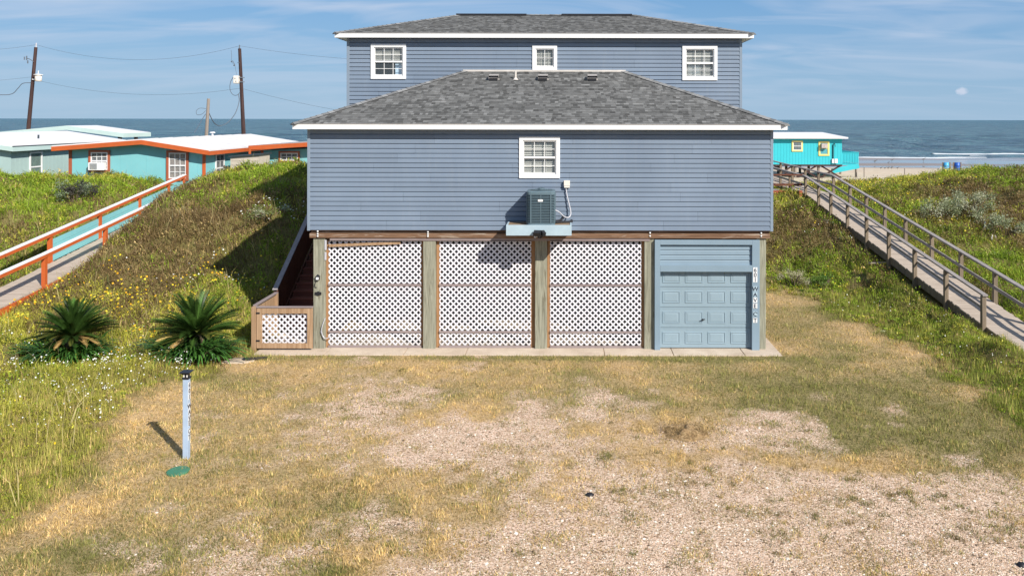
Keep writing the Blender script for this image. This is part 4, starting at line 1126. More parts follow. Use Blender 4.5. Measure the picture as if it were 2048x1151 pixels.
h_ = MB(); xx, zz = hx(1407), hz(638.5); h_.bar((xx - .05, DY - .05, zz - .01), (xx + .05, DY - .05, zz + .012), .02, .022); h_.cyl((xx, DY, zz), (xx, DY - .05, zz), .022, n=10)
h_.build('handle', MAT['black'], gd)

def glyph(ch, size, mat, name, par, pos, face='-y', tilt=0.0):
    """one letter as flat geometry; pos = centre"""
    cu = bpy.data.curves.new('glyph', 'FONT'); cu.body = ch; cu.size = size; cu.align_x = 'CENTER'; cu.align_y = 'CENTER'; cu.extrude = .002; cu.offset = size * 0.012
    to = bpy.data.objects.new('glyph', cu); COL.objects.link(to)
    dg = bpy.context.evaluated_depsgraph_get(); me = bpy.data.meshes.new_from_object(to.evaluated_get(dg))
    bpy.data.objects.remove(to)
    R = Matrix.Rotation(math.radians(90), 4, 'X')
    if face == '+x': R = Matrix.Rotation(math.radians(90), 4, 'Z') @ R
    R = R @ Matrix.Rotation(tilt, 4, 'Z')
    o0 = ORG[par.name]
    cs = [v.co.copy() for v in me.vertices]
    c0 = Vector(((min(v.x for v in cs) + max(v.x for v in cs)) / 2, (min(v.y for v in cs) + max(v.y for v in cs)) / 2, 0))
    for v in me.vertices: v.co = R @ (v.co - c0) + Vector(pos) - o0
    me.materials.clear(); me.materials.append(mat)
    o = bpy.data.objects.new(name, me); COL.objects.link(o); o.parent = par; ORG[o.name] = o0
    return o
LY = GY - .012
for ch, py, tl in (('6', 537.0, 0), ('0', 546.8, 0), ('1', 556.5, 0), ('W', 574.5, 0), ('A', 586, 0), ('V', 597, 0), ('E', 608.5, 0), ('C', 624.5, -.3), ('T', 637, 0)):
    pl = MB(); cx, cz = hx(1509.5), hz(py); pl.box(cx - .055, cx + .055, LY + .004, GY - .0005, cz - .066, cz + .066)
    tile = pl.build('letter_tile', MAT['white'] if ch in '601EVT' else MAT['platform'], house)
    glyph(ch, .15, MAT['letter'], 'letter', tile, (cx, LY + .001, cz), tilt=tl)

# air conditioner shelf --------------------------------------------------------
SY0 = 20.10; sx0, sx1 = X(1012.5, SY0), X(1143.5, SY0); sz0, sz1 = Z(470.5, SY0), Z(449.5, SY0)
s_ = MB(); s_.box(sx0, sx1, SY0, SY0 + .04, sz0, sz1); s_.box(sx0, sx0 + .04, SY0 + .04, YW - .03, sz0, sz1); s_.box(sx1 - .04, sx1, SY0 + .04, YW - .03, sz0, sz1)
shelf = s_.build('condenser_shelf', MAT['platform'], house, bevel=.004)
s_ = MB()
for i in range(6): s_.box(sx0 + .042, sx1 - .042, SY0 + .044 + i * .122, SY0 + .044 + i * .122 + .117, sz1 - .045, sz1 - .010 - .003 * (i % 2))
s_.build('shelf_boards', wood('leafy_boards', (.13, .08, .05), (.42, .31, .21), 'x', 1.4), shelf)
s_ = MB(); s_.box(sx0 + .25, sx1 - .25, SY0 + .06, YW - .03, sz0 + .02, sz0 + .12); s_.build('joist', MAT['beam'], shelf)
f_ = MB(); fx, fz_ = X(1079, SY0 - .05), Z(468, SY0 - .05)
f_.box(fx - .04, fx + .04, SY0 - .04, SY0 - .002, fz_ - .10, fz_ - .01)
for dx, tl in ((-.03, -.25), (.13, .5)):
    c_ = Vector((fx + dx - .02, SY0 - .14, fz_ + .03))
    ax = Vector((math.sin(tl), -1, -.45)).normalized()
    f_.bar(c_ - ax * .09, c_ + ax * .05, .19 if dx < 0 else .09, .10)
f_.cyl((fx, SY0 - .06, fz_ - .06), (fx + .02, SY0 - .13, fz_ - .0), .025); f_.cyl((fx + .05, SY0 - .05, fz_ - .08), (fx + .12, SY0 - .11, fz_ + .01), .018)
fo2 = f_.build('floodlight', MAT['black'], house)
f_ = MB(); f_.cyl((fx - .06, SY0 - .06, fz_ - .03), (fx - .12, SY0 - .10, fz_ - .06), .035, .03, 10); f_.build('motion_sensor', MAT['pipe'], fo2)
# disconnect box and whip
q_ = MB(); q_.box(hx(1128.5), hx(1139.5), YW - .12, YW - .022, hz(374), hz(360)); q_.box(hx(1128.0), hx(1140), YW - .128, YW - .12, hz(370), hz(359.5))
db = q_.build('disconnect_box', MAT['boxgrey'], house, bevel=.006)
pts = [(hx(1132), YW - .07, hz(374)), (hx(1134), YW - .08, hz(388)), (hx(1138), YW - .10, hz(405)), (hx(1141.5), YW - .13, hz(420)), (hx(1141), YW - .2, hz(428)), (hx(1136), YW - .25, hz(432)), (hx(1128), YW - .3, hz(429)), (hx(1119), YW - .38, hz(420)), (hx(1111), YW - .42, hz(416))]
def spline(P, n=6):
    P = [Vector(p) for p in P]; o = []
    for i in range(len(P) - 1):
        a, b, c, d = P[max(i - 1, 0)], P[i], P[i + 1], P[min(i + 2, len(P) - 1)]
        for k in range(n):
            t = k / n; o.append(.5 * ((2 * b) + (c - a) * t + (2 * a - 5 * b + 4 * c - d) * t * t + (3 * b - a - 3 * c + d) * t ** 3))
    return o + [P[-1]]
q_ = MB(); q_.tube(spline(pts), .016, 8); q_.build('conduit', MAT['pipe'], house, smooth=True)
q_ = MB(); q_.tube(spline([(hx(1112), YW - .40, hz(440)), (hx(1122), YW - .3, hz(440)), (hx(1134), YW - .26, hz(441)), (hx(1143), YW - .22, hz(440)), (hx(1143.5), YW - .03, hz(440))]), .035, 8)
q_.tube(spline([(hx(1111), YW - .4, hz(437)), (hx(1122), YW - .33, hz(436)), (hx(1128), YW - .25, hz(432)), (hx(1128), YW - .03, hz(430))]), .022, 8)
q_.build('refrigerant_line', MAT['copper'], house, smooth=True)

# fittings on the left post
pw_ = posts[0]
l_ = MB(); cx, cz = hx(636.5), hz(557); l_.box(cx - .045, cx + .045, PY - .07, PY - .001, cz - .03, cz + .055); l_.add([(cx - .06, PY - .09, cz + .055), (cx + .06, PY - .09, cz + .055), (cx + .06, PY, cz + .055), (cx - .06, PY, cz + .055), (cx, PY - .03, cz + .12)], [(3, 2, 1, 0), (0, 1, 4), (1, 2, 4), (2, 3, 4), (3, 0, 4)])
lt = l_.build('wall_lantern', MAT['black'], pw_)
l_ = MB(); l_.box(cx - .034, cx + .034, PY - .082, PY - .071, cz - .02, cz + .045); l_.build('lantern_glass', MAT['white'], pw_)
l_ = MB(); l_.tube(spline([(cx - .03, PY - .03, cz - .03), (cx - .07, PY - .03, cz - .12), (cx - .08, PY - .03, cz - .2), (cx - .03, PY - .02, cz - .24)]), .008, 6); l_.build('cord', MAT['black'], pw_)
l_ = MB(); cz = hz(587); l_.cyl((cx, PY - .025, cz), (cx, PY - .001, cz), .055, n=14); l_.box(cx - .085, cx + .085, PY - .02, PY - .001, cz - .035, cz + .035); l_.build('name_plaque', MAT['black'], pw_)
l_ = MB(); l_.tube(spline([(hx(651), PY - .03, hz(636)), (hx(645), PY - .05, hz(655)), (hx(646), PY - .05, hz(668)), (hx(652), PY - .06, hz(676)), (hx(664), PY - .05, hz(671))]), .011, 6)
l_.tube(spline([(hx(648), PY - .03, hz(645)), (hx(643), PY - .04, hz(662)), (hx(650), PY - .05, hz(674))]), .009, 6); l_.build('hose', MAT['pipe'], house, smooth=True)
l_ = MB(); l_.box(hx(649.5), hx(652.5), PY - .02, PY + .05, hz(500), hz(480)); l_.box(hx(649.5), hx(652), PY - .02, PY + .05, hz(520), hz(505)); l_.build('gate_latch', MAT['pipe'], house)

# ------------------------------------------------------------------ air conditioner
ay = SY0 + .40; acx0, acx1 = X(1053.5, ay - .30), X(1110.5, ay - .30); axc = (acx0 + acx1) / 2; hw = (acx1 - acx0) / 2
z0 = sz1 - .008; z1 = Z(381.5, ay - .25)
ac = thing('air_conditioner', (axc, ay, z0), 'dark grey louvred air conditioning condenser on the blue wall shelf', 'air conditioner')
def rrect(h, r, n=5):
    o = []
    for cx, cy, a0 in ((h - r, h - r, 0), (-h + r, h - r, 90), (-h + r, -h + r, 180), (h - r, -h + r, 270)):
        for i in range(n + 1):
            a = math.radians(a0 + 90 * i / n); o.append((cx + r * math.cos(a), cy + r * math.sin(a)))
    return o
def ring_stack(mb, levels):
    n = None; vs = []; fs = []
    for k, (h, r, z) in enumerate(levels):
        R = rrect(h, r); n = len(R); vs += [(axc + x, ay + y, z) for x, y in R]
        if k:
            for i in range(n): fs.append(((k - 1) * n + i, (k - 1) * n + (i + 1) % n, k * n + (i + 1) % n, k * n + i))
    mb.add(vs, fs); return n
b_ = MB(); lv = [(hw, .11, z0), (hw, .11, z0 + .05)]
nl = 17; zl0, zl1 = z0 + .06, z1 - .10
ring_stack(b_, lv + [(hw - .035, .09, z0 + .052)])
ring_stack(b_, [(hw - .035, .09, zl1 + .01), (hw, .11, zl1 + .012), (hw, .11, z1 - .02), (hw - .02, .10, z1), (hw * .82, hw * .8, z1 + .005)])
ring_stack(b_, [(hw - .045, .09, z0 + .04), (hw - .045, .09, z1 - .06)])
for a in range(4):
    for t in (-1, 1):
        px_ = hw - .11; pos = [(px_ * t, -hw + .006), (hw - .006, px_ * t), (px_ * t, hw - .006), (-hw + .006, px_ * t)][a]
        b_.box(axc + pos[0] - .014, axc + pos[0] + .014, ay + pos[1] - .014, ay + pos[1] + .014, z0 + .05, zl1 + .01)
b_.box(axc - .008, axc + .008, ay - hw + .002, ay - hw + .02, z0 + .05, zl1 + .01)
body = b_.build('cabinet', MAT['acgrey'], ac, smooth=False)
b_ = MB()
for i in range(nl):
    z = zl0 + (zl1 - zl0) * i / nl; d = (zl1 - zl0) / nl
    ring_stack(b_, [(hw - .003, .11, z + d * .05), (hw - .003, .11, z + d * .38), (hw - .045, .085, z + d * .52)])
b_.build('louvre_grille', MAT['acgrey'], ac)
b_ = MB(); b_.lathe(axc, ay, [(hw * .80, z1 - .005), (hw * .80, z1 + .004)], 28); b_.build('fan_opening', MAT['acdark'], ac)
b_ = MB()
for r in (.10, .17, .24, .29):
    pts = [(axc + r * math.cos(t * math.pi / 14), ay + r * math.sin(t * math.pi / 14), z1 + .035 - r * .08) for t in range(29)]; b_.tube(pts, .004, 5)
for k in range(8):
    t = k * math.pi / 4; b_.tube([(axc, ay, z1 + .04), (axc + .3 * math.cos(t), ay + .3 * math.sin(t), z1 + .01)], .005, 5)
b_.lathe(axc, ay, [(.09, z1 + .02), (.09, z1 + .05), (.05, z1 + .06)], 16); b_.build('fan_guard', MAT['acgrey'], ac)
b_ = MB(); cz = Z(400.5, ay - hw); b_.box(axc - .062 - .01, axc + .062 - .01, ay - hw - .006, ay - hw + .004, cz - .028, cz + .028); bd = b_.build('badge', MAT['white'], ac)
b_ = MB(); b_.box(axc - .045, axc + .025, ay - hw - .0085, ay - hw - .0065, cz - .004, cz + .006); b_.build('badge_print', MAT['pipe'], bd)

# ------------------------------------------------------------------ slab
def slab_part(name, x0, x1, lab):
    m_ = MB(); m_.box(x0, x1, 20.36 + .006 * math.sin(x0 * 5), 30.9, -.14, -.0); o = m_.build(name, MAT['concrete'], bevel=.012); return tag(o, lab, 'slab', kind='structure')
SLX = [hx(511) * .983, hx(660), hx(815), hx(936), hx(1208), hx(1343), hx(1482), hx(1555) * 1.0]
sl_ = MB()
for a, b in zip(SLX, SLX[1:]): sl_.box(a + .008, b - .008, 20.36, 30.9 if a > -7.2 else 22.4, -.16, 0.0)
so_ = sl_.build('slab', MAT['concrete'], bevel=.01); tag(so_, 'pale concrete slab with tooled joints under the raised blue house', 'slab', kind='structure')

# ------------------------------------------------------------------ stairs
stx0, stx1 = -8.36, -7.02
st = thing('staircase', (-7.7, 22.8, 0), 'dark red wooden staircase climbing beside the left wall of the blue house', 'staircase')
slope = .60
for i in range(16):
    y_ = 22.75 + i * .30; z_ = .17 * (i + 1) + .02
    t_ = MB(); t_.box(stx0 + .07, stx1, y_ - .03, y_ + .30, z_ - .04, z_); t_.build('tread', MAT['stair'], st)
    t_ = MB(); t_.box(stx0 + .07, stx1, y_ + .01, y_ + .03, z_ - .17, z_ - .041); t_.build('riser', MAT['stair'], st)
ylen = 4.6
for xs in (stx0 + .03, stx1 + .03):
    t_ = MB(); t_.bar((xs, 22.75, .02), (xs, 22.75 + ylen, .02 + ylen * .567), .05, .28); t_.build('stringer', MAT['stairrail'], st)
t_ = MB(); t_.bar((stx0, 22.62, 1.17), (stx0, 22.75 + ylen, 1.17 + (ylen + .13) * slope), .14, .035); t_.build('handrail', MAT['railcap'], st)
t_ = MB(); t_.box(stx0 - .05, stx0 + .09, 22.68, 22.80, -.02, 1.18); t_.build('newel_post', MAT['stairrail'], st)
t_ = MB()
for i in range(38):
    y_ = 22.85 + i * .118; t_.box(stx0 - .02, stx0 + .02, y_, y_ + .095, .02 + (y_ - 22.75) * slope + .15, 1.12 + (y_ - 22.7) * slope)
t_.build('baluster_boards', MAT['stairrail'], st)
t_ = MB(); t_.box(stx0 - .05, stx0 + .05, 22.75 + ylen, 22.75 + ylen + .1, 0, 1.2 + ylen * slope); t_.box(stx0 + .05, stx1, 22.75 + ylen, 22.75 + ylen + 1.8, 2.55, 2.62); t_.build('landing', MAT['stairrail'], st)

# ------------------------------------------------------------------ gate and its side panel
gy_ = 20.74
gt = thing('wooden_gate', (X(570, gy_), gy_, 0), 'low wooden gate with white lattice panel at the foot of the stairs', 'gate')
gx0, gx1 = X(513.5, gy_), X(625.5, gy_); gz0, gz1 = .05, Z(615.5, gy_)
g_ = MB(); t = .14
g_.box(gx0, gx1, gy_, gy_ + .05, gz1 - .155, gz1); g_.box(gx0, gx1, gy_, gy_ + .05, gz0, gz0 + .13); 
g_.box(gx0, gx0 + t, gy_ - .002, gy_ + .05, gz0 + .13, gz1 - .155); g_.box(gx1 - t, gx1, gy_ - .002, gy_ + .05, gz0 + .13, gz1 - .155)
g_.build('frame', MAT['gate'], gt, bevel=.005)
g_ = MB(); g_.box(gx0 - .01, gx1, gy_ - .02, gy_ + .08, gz1 + .001, gz1 + .028); g_.build('top_cap', MAT['rail'], gt)
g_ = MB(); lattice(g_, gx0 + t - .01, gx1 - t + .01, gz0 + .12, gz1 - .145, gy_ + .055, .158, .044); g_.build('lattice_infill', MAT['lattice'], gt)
g_ = MB()
for zz in (gz1 - .14, gz0 + .2): g_.box(gx0 - .06, gx0 + .09, gy_ - .012, gy_ - .0025, zz - .02, zz + .02)
g_.build('hinge', MAT['black'], gt)
sp = thing('fence_panel', (-8.3, 21.4, 0), 'short brown board fence panel running back from the gate hinge post', 'fence')
px0 = gx0 - .13
g_ = MB(); g_.box(px0, gx0 - .012, gy_ - .02, gy_ + .10, -.08, gz1 + .02); g_.build('post', MAT['gate'], sp, bevel=.006)
g_ = MB(); g_.box(px0 + .02, px0 + .11, 22.28, 22.38, -.08, gz1 + .02); g_.build('post', MAT['gate'], sp, bevel=.006)
g_ = MB()
for i in range(10): g_.box(px0 + .03, px0 + .055, gy_ + .11 + i * .147, gy_ + .11 + i * .147 + .140, -.02, gz1 - .03)
g_.build('boards', MAT['gate'], sp)
g_ = MB(); g_.box(px0, px0 + .10, gy_ + .101, 22.40, gz1 + .021, gz1 + .05); g_.build('top_cap', MAT['rail'], sp)
# ------------------------------------------------------------------ things in the yard
sgx, sgy = flat(374, 917)
sg = thing('sign_post', (sgx, sgy, 0), 'blue square address post with black solar cap in the dry grass', 'sign post')
sgh = 1.43; hw_ = .047
s_ = MB(); s_.box(sgx - hw_, sgx + hw_, sgy - hw_, sgy + hw_, -.3, sgh); s_.build('shaft', paint('sign_post_blue', (0.36, 0.45, 0.58), .6, .10, 4, (0.46, 0.48, 0.50)), sg, bevel=.004)
s_ = MB(); s_.box(sgx - .062, sgx + .062, sgy - .062, sgy + .062, sgh, sgh + .025); s_.box(sgx - .04, sgx + .04, sgy - .04, sgy + .04, sgh + .025, sgh + .075)
s_.add([(sgx - .045, sgy - .045, sgh + .075), (sgx + .045, sgy - .045, sgh + .075), (sgx + .045, sgy + .045, sgh + .075), (sgx - .045, sgy + .045, sgh + .075), (sgx - .095, sgy - .095, sgh + .125), (sgx + .095, sgy - .095, sgh + .125), (sgx + .095, sgy + .095, sgh + .125), (sgx - .095, sgy + .095, sgh + .125)],
       [(3, 2, 1, 0), (4, 5, 6, 7), (0, 1, 5, 4), (1, 2, 6, 5), (2, 3, 7, 6), (3, 0, 4, 7)])
s_.build('solar_cap', MAT['black'], sg)
s_ = MB()
for a in (-1, 1):
    s_.box(sgx + a * .028 - .012, sgx + a * .028 + .012, sgy - .0415, sgy - .0405, sgh + .03, sgh + .07)
s_.build('lamp_lens', MAT['boxgrey'], sg)
for ch, zf in (('6', .815), ('0', .745), ('1', .675), ('W', .565), ('A', .495), ('V', .425), ('E', .365), ('C', .27), ('T', .20)):
    zc_ = .08 + sgh * zf * 1.06
    t_ = MB(); t_.box(sgx + hw_ + .0004, sgx + hw_ + .003, sgy - .040, sgy + .040, zc_ - .048, zc_ + .048); tl_ = t_.build('letter_tile', MAT['white'], sg)
    glyph(ch, .115, MAT['letter'], 'letter', tl_, (sgx + hw_ + .005, sgy, zc_), '+x')
lx_, ly_ = flat(357.5, 944)
s_ = MB(); s_.lathe(lx_, ly_, [(.185, -.05), (.185, .022), (.17, .030), (.05, .036)], 32); tag(s_.build('access_cover', MAT['greenlid'], smooth=False), 'round green plastic access cover in the grass beside the address post', 'cover')
px_, py_ = flat(483, 723)
s_ = MB(); s_.prism([(px_ - .42, 0), (px_ - .1, 0), (px_ + .35, 0), (px_ + .35, .03), (px_ - .42, .03)], py_ - .16, py_ + .18)
s_ = MB(); P_ = [(-.46, -.20), (.12, -.22), (.34, -.06), (.30, .16), (-.12, .26), (-.34, .12)]
s_.add([(px_ + a, py_ + b, -.03) for a, b in P_] + [(px_ + a, py_ + b, .028) for a, b in P_], [tuple(range(5, -1, -1)), tuple(range(6, 12))] + [(i, (i + 1) % 6, 6 + (i + 1) % 6, 6 + i) for i in range(6)])
tag(s_.build('paving_stone', MAT['concrete'], bevel=.01), 'flat pale paving stone in the grass between the sago palm and the gate', 'paving stone')
px_, py_ = flat(507, 720)
s_ = MB(); P_ = [(-.28, -.14), (-.05, -.16), (.28, .04), (.30, .14), (.0, .10), (-.25, .04)]
s_.add([(px_ + a, py_ + b, -.02) for a, b in P_] + [(px_ + a, py_ + b, .016 + .03 * (i % 2)) for i, (a, b) in enumerate(P_)], [tuple(range(5, -1, -1)), tuple(range(6, 12))] + [(i, (i + 1) % 6, 6 + (i + 1) % 6, 6 + i) for i in range(6)])
tag(s_.build('rubber_mat', MAT['black']), 'crumpled black mat lying beside the pale paving stone', 'mat')  # flat black polygon with an uneven top
def rock(name, px, py, r, mat, lab, cat, h=.5, seed=1):
    x0, y0 = flat(px, py); rr_ = random.Random(seed); s = MB(); prof = []; n = 10
    vs = []; fs = []
    for k, (q, z) in enumerate(((1, -.2), (1.0, .25), (.7, .75), (.25, 1.0))):
        for i in range(n):
            a = 2 * math.pi * i / n; e = rr_.uniform(.72, 1.2); vs.append((x0 + math.cos(a) * r * q * e * 1.25, y0 + math.sin(a) * r * q * e, r * h * z * rr_.uniform(.8, 1.15)))
        if k:
            for i in range(n): fs.append(((k - 1) * n + i, (k - 1) * n + (i + 1) % n, k * n + (i + 1) % n, k * n + i))
    fs.append(tuple(range(3 * n, 4 * n))); s.add(vs, fs); return tag(s.build(name, mat, smooth=True), lab, cat)
rock('charred_wood', 1181, 989, .055, MAT['black'], 'small black charred lump lying on the pink gravel', 'debris', .7, 3)  # black stone lying on the gravel
rock('charred_wood', 2045, 1128, .06, MAT['black'], 'black lump on the gravel at the right edge of the photo', 'debris', .7, 9)
soil = M('turned_soil', .95, .1); soil.color(soil.ramp(soil.noise(soil.coord(), 14, 5, .7), [(.3, (.16, .10, .05)), (.52, (.36, .24, .125)), (.7, (.52, .38, .22))])); soil.bump(soil.noise(soil.coord(), 30, 4, .7), 1, .03)
hx_, hy_ = flat(1372, 864)
hm = thing('dirt_heap', (hx_, hy_, 0), 'low brown heap of soil and dead grass at the edge of the gravel', 'heap')
vs = []; fs = []; N = 30
for j in range(N):
    for i in range(N):
        a, b = -1 + 2 * i / (N - 1), -1 + 2 * j / (N - 1); r2 = a * a + b * b
        nn = float(vnoise(a * 3, b * 3, 1.4, 5)) ; vs.append((hx_ + a * .52, hy_ + b * .46, -.03 + .15 * max(0, 1 - r2) ** 1.0 * (.35 + nn * 1.1)))
fs = [(j * N + i, j * N + i + 1, (j + 1) * N + i + 1, (j + 1) * N + i) for j in range(N - 1) for i in range(N - 1)]
s_ = MB(); s_.add(vs, fs); s_.build('soil', soil.m, hm, smooth=True)
n = 900; a = rng.normal(size=(2, n)) * .24
b_ = blades_mesh(np.stack([hx_ + a[0] * 1.1, hy_ + a[1] * .9, .03 + .05 * rng.random(n)], 1), .03 + .05 * rng.random(n), np.full(n, .012), rng.normal(size=n) * .06, rng.normal(size=n) * .06, np.array([(.36, .25, .12)]) * (.4 + .9 * rng.random((n, 1))), 'dead_grass', MAT['dryleaf'], True, parent=hm)

# ------------------------------------------------------------------ sago palms and strap leaved clumps
def sago(px, py, R, trunk, nf, lab, seed, dead=.12):
    r = np.random.default_rng(seed); x0, y0 = ground_pt(px, py); z0 = float(height(x0, y0))
    t = thing('sago_palm', (x0, y0, z0), lab, 'palm', 'sago palms beside the stairs')
    m_ = MB(); m_.lathe(x0, y0, [(.16, z0 - .1), (.19, z0 + trunk * .4), (.17, z0 + trunk * .8), (.12, z0 + trunk), (.04, z0 + trunk + .12)], 14); m_.build('trunk', MAT['stem'], t)
    V, T, C = [], [], []
    for f in range(nf):
        az = r.random() * 2 * math.pi; e0 = math.radians(84 - 86 * (f / nf) ** 0.85 + r.normal() * 5); L = R * (.86 + .28 * r.random()) * (1.0 if f < nf * .8 else .85)
        k = 16; p = np.array([x0, y0, z0 + trunk]); pts = []
        for s in range(k + 1):
            e = e0 - math.radians(30) * (s / k) ** 1.6
            pts.append(p.copy()); p = p + np.array([math.cos(az) * math.cos(e), math.sin(az) * math.cos(e), math.sin(e)]) * L / k
        isd = (f > nf * (1 - dead)) ; old = f > nf * .66
        base = np.array((.42, .27, .10)) if isd and r.random() < .6 else (np.array((.10, .115, .025)) if old and r.random() < .35 else np.array((.027, .056, .011)))
        base = base * (1.0 if f > nf * .45 else 1.5) * (.45 + 1.7 * r.random() ** 1.7)  # upper fronds lightened: their highlight is put into the colour
        pts = np.array(pts); sd = np.array([-math.sin(az), math.cos(az), 0])
        for s in range(2, k * 3):
            q = s / 3; i = min(int(q), k - 1); c = pts[i] + (pts[i + 1] - pts[i]) * (q - i); d = pts[i + 1] - pts[i]; d /= np.linalg.norm(d)
            upv = np.cross(sd, d); upv = upv * (1 if upv[2] >= 0 else -1)
            ll = L * .15 * math.sin(math.pi * min(1, .14 + .86 * s / (k * 3))) ** .6 + .015
            for g in (-1, 1):
                ld = sd * g * .75 + d * .60 + upv * .50; ld /= np.linalg.norm(ld); w = d * .0125
                n_ = len(V); V += [c - w, c + w, c + ld * ll]; T.append((n_, n_ + 1, n_ + 2)); cc = base * (.8 + .45 * r.random()); C += [cc, cc, cc * 1.25]
        # rachis
        for i in range(k):
            n_ = len(V); u_ = sd * .008; V += [pts[i] - u_, pts[i] + u_, pts[i + 1] + u_ * .7]; T.append((n_, n_ + 1, n_ + 2)); C += [base * 2.0] * 3
    mesh_np('fronds', np.array(V), None, np.array(T), np.clip(np.array(C), 0, 1), MAT['sago'], parent=t)
    return t
sago(394, 706, 1.08, .42, 120, 'larger dark green sago palm near the gate', 5, .02)
sago(146, 702, 1.00, .34, 105, 'smaller browner sago palm farther from the gate, by the orange rails', 8, .14)
def strap(px, py, R, n, lab, seed):
    r = np.random.default_rng(seed); x0, y0 = ground_pt(px, py); z0 = float(height(x0, y0)) + .02; V, Qs, C = [], [], []
    for f in range(n):
        az = r.random() * 6.283; rad = .55 * R * math.sqrt(r.random()); b = np.array([x0 + math.cos(az + r.normal() * .3) * rad * 1.5, y0 + math.sin(az) * rad * .8, z0]); e = math.radians(r.uniform(35, 82)); L = r.uniform(.45, .85); k = 7; w = r.uniform(.022, .040)
        sd = np.array([-math.sin(az), math.cos(az), 0]); p = b.copy(); c = np.array((.042, .11, .02)) * r.uniform(.6, 1.6)
        n0 = len(V)
        for s in range(k + 1):
            ww = w * (1 - .85 * (s / k) ** 2.2); V += [p - sd * ww, p + sd * ww]; C += [c * (.8 + .35 * s / k)] * 2
            ee = e - math.radians(105) * (s / k) ** 1.3; p = p + np.array([math.cos(az) * math.cos(ee), math.sin(az) * math.cos(ee), math.sin(ee)]) * L / k
        for s in range(k): Qs.append((n0 + 2 * s, n0 + 2 * s + 1, n0 + 2 * s + 3, n0 + 2 * s + 2))
    V = np.array(V); V[:, 2] = np.maximum(V[:, 2], height(V[:, 0], V[:, 1]) + .01)
    o = mesh_np('lily_clump', V, np.array(Qs), None, np.clip(np.array(C), 0, 1), MAT['sago']); tag(o, lab, 'plant', 'strap leaved clumps under the palms')
strap(380, 716, 1.1, 520, 'dense clump of glossy strap leaves under the larger sago palm', 21)
strap(132, 718, .95, 340, 'clump of glossy strap leaves under the smaller browner sago palm', 22)

def shrub(px, py, R, Hh, nleaf, cols, lab, seed, lsize=.05):
    global rng
    x0, y0 = ground_pt(px, py); z0 = float(height(x0, y0)); t = thing('shrub', (x0, y0, z0), lab, 'shrub', 'shrubs on the dunes')
    r = np.random.default_rng(seed); m_ = MB(); cl = []
    for i in range(11):
        a = r.random() * 6.28; q = R * r.uniform(.3, .95); e = np.array([x0 + math.cos(a) * q, y0 + math.sin(a) * q, z0 + Hh * r.uniform(.45, 1.0) * (1 - .4 * (q / R) ** 2)])
        m_.tube([(x0 + math.cos(a) * .05, y0 + math.sin(a) * .05, z0 - .1), (x0 + math.cos(a) * q * .5, y0 + math.sin(a) * q * .5, z0 + (e[2] - z0) * .62), tuple(e)], .018, 5); cl.append(e)
    m_.build('stem', MAT['stem'], t)
    cl = np.array(cl); ci = r.integers(0, len(cl), nleaf); P = cl[ci] + r.normal(size=(nleaf, 3)) * np.array([R, R, Hh]) * .13; P[:, 2] = np.maximum(P[:, 2], height(P[:, 0], P[:, 1]) + .02)
    cc = np.array(cols)[r.integers(0, len(cols), len(cl))][ci] * r.uniform(.6, 1.35, (nleaf, 1)); L = lsize * r.uniform(.7, 1.4, nleaf) * max(1, y0 / 22)
    leaves_mesh(P, L, L * .45, cc, 'foliage', MAT['leaf'], parent=t)
sil = [(.34, .36, .24), (.42, .42, .30), (.26, .29, .17)]
shrub(1880, 440, .9, .9, 1500, sil, 'pale silvery shrub on the right dune, nearest the boardwalk rail', 31)
shrub(1945, 425, 1.0, 1.0, 1700, sil, 'pale silvery shrub on the right dune, uphill of the white stakes', 32)
shrub(1975, 455, .8, .9, 1200, sil, 'small pale shrub directly above the three white stakes', 33)
shrub(2012, 470, .7, .7, 900, sil, 'pale shrub at the right edge of the dune', 34)
shrub(1590, 572, .55, .55, 1300, [(.42, .40, .26), (.34, .32, .18), (.50, .46, .34)], 'cream leaved low shrub at the foot of the dune right of the garage', 35, .035)
shrub(1655, 570, .55, .4, 1100, [(.10, .19, .03), (.14, .22, .04)], 'bright green low bush beside the cream leaved shrub', 36, .045)
shrub(150, 405, .85, .75, 2000, [(.09, .10, .075), (.20, .25, .15), (.06, .055, .05)], 'dark grey green bush on the dune in front of the turquoise house', 37, .055)
shrub(540, 440, .9, .5, 900, [(.36, .38, .26), (.16, .2, .06)], 'flowering pale bush in the shade beside the left wall of the house', 38, .045)

# white stakes and pipe
def stake(name, px, pyb, pyt, r, mat, lab, cat, group=None, Y=None, lean=0):
    if Y is None: x0, y0 = ground_pt(px, pyb)
    else: x0, y0 = X(px, Y), Y
    zb = float(height(x0, y0)); zt = Z(pyt, y0); m_ = MB(); m_.cyl((x0, y0, zb - .2), (x0 + lean, y0, zt), r, n=10); return tag(m_.build(name, mat), lab, cat, group)
px_Y = 34.6; x0 = X(1769, px_Y)
t = thing('vent_pipe', (x0, px_Y, float(height(x0, px_Y))), 'stubby white plastic pipe standing behind the grey boardwalk rail', 'pipe')
m_ = MB(); m_.cyl((x0, px_Y, float(height(x0, px_Y)) - .2), (x0, px_Y, Z(436, px_Y)), .072, n=14); m_.build('pipe', MAT['pvc'], t)
m_ = MB(); m_.cyl((x0, px_Y, Z(436, px_Y)), (x0, px_Y, Z(432, px_Y)), .095, n=14); m_.build('cap', MAT['pvc'], t)
stake('stake', 1967, 462, 441, .025, MAT['pvc'], 'tall thin white stake among the shrubs on the right dune', 'stake', 'white stakes on the dune', lean=.08)
stake('stake', 1984, 478, 466, .028, MAT['pvc'], 'short white stake, the left of the close pair on the right dune', 'stake', 'white stakes on the dune')
stake('stake', 1991, 477, 468, .028, MAT['pvc'], 'short white stake, the right of the close pair on the right dune', 'stake', 'white stakes on the dune')

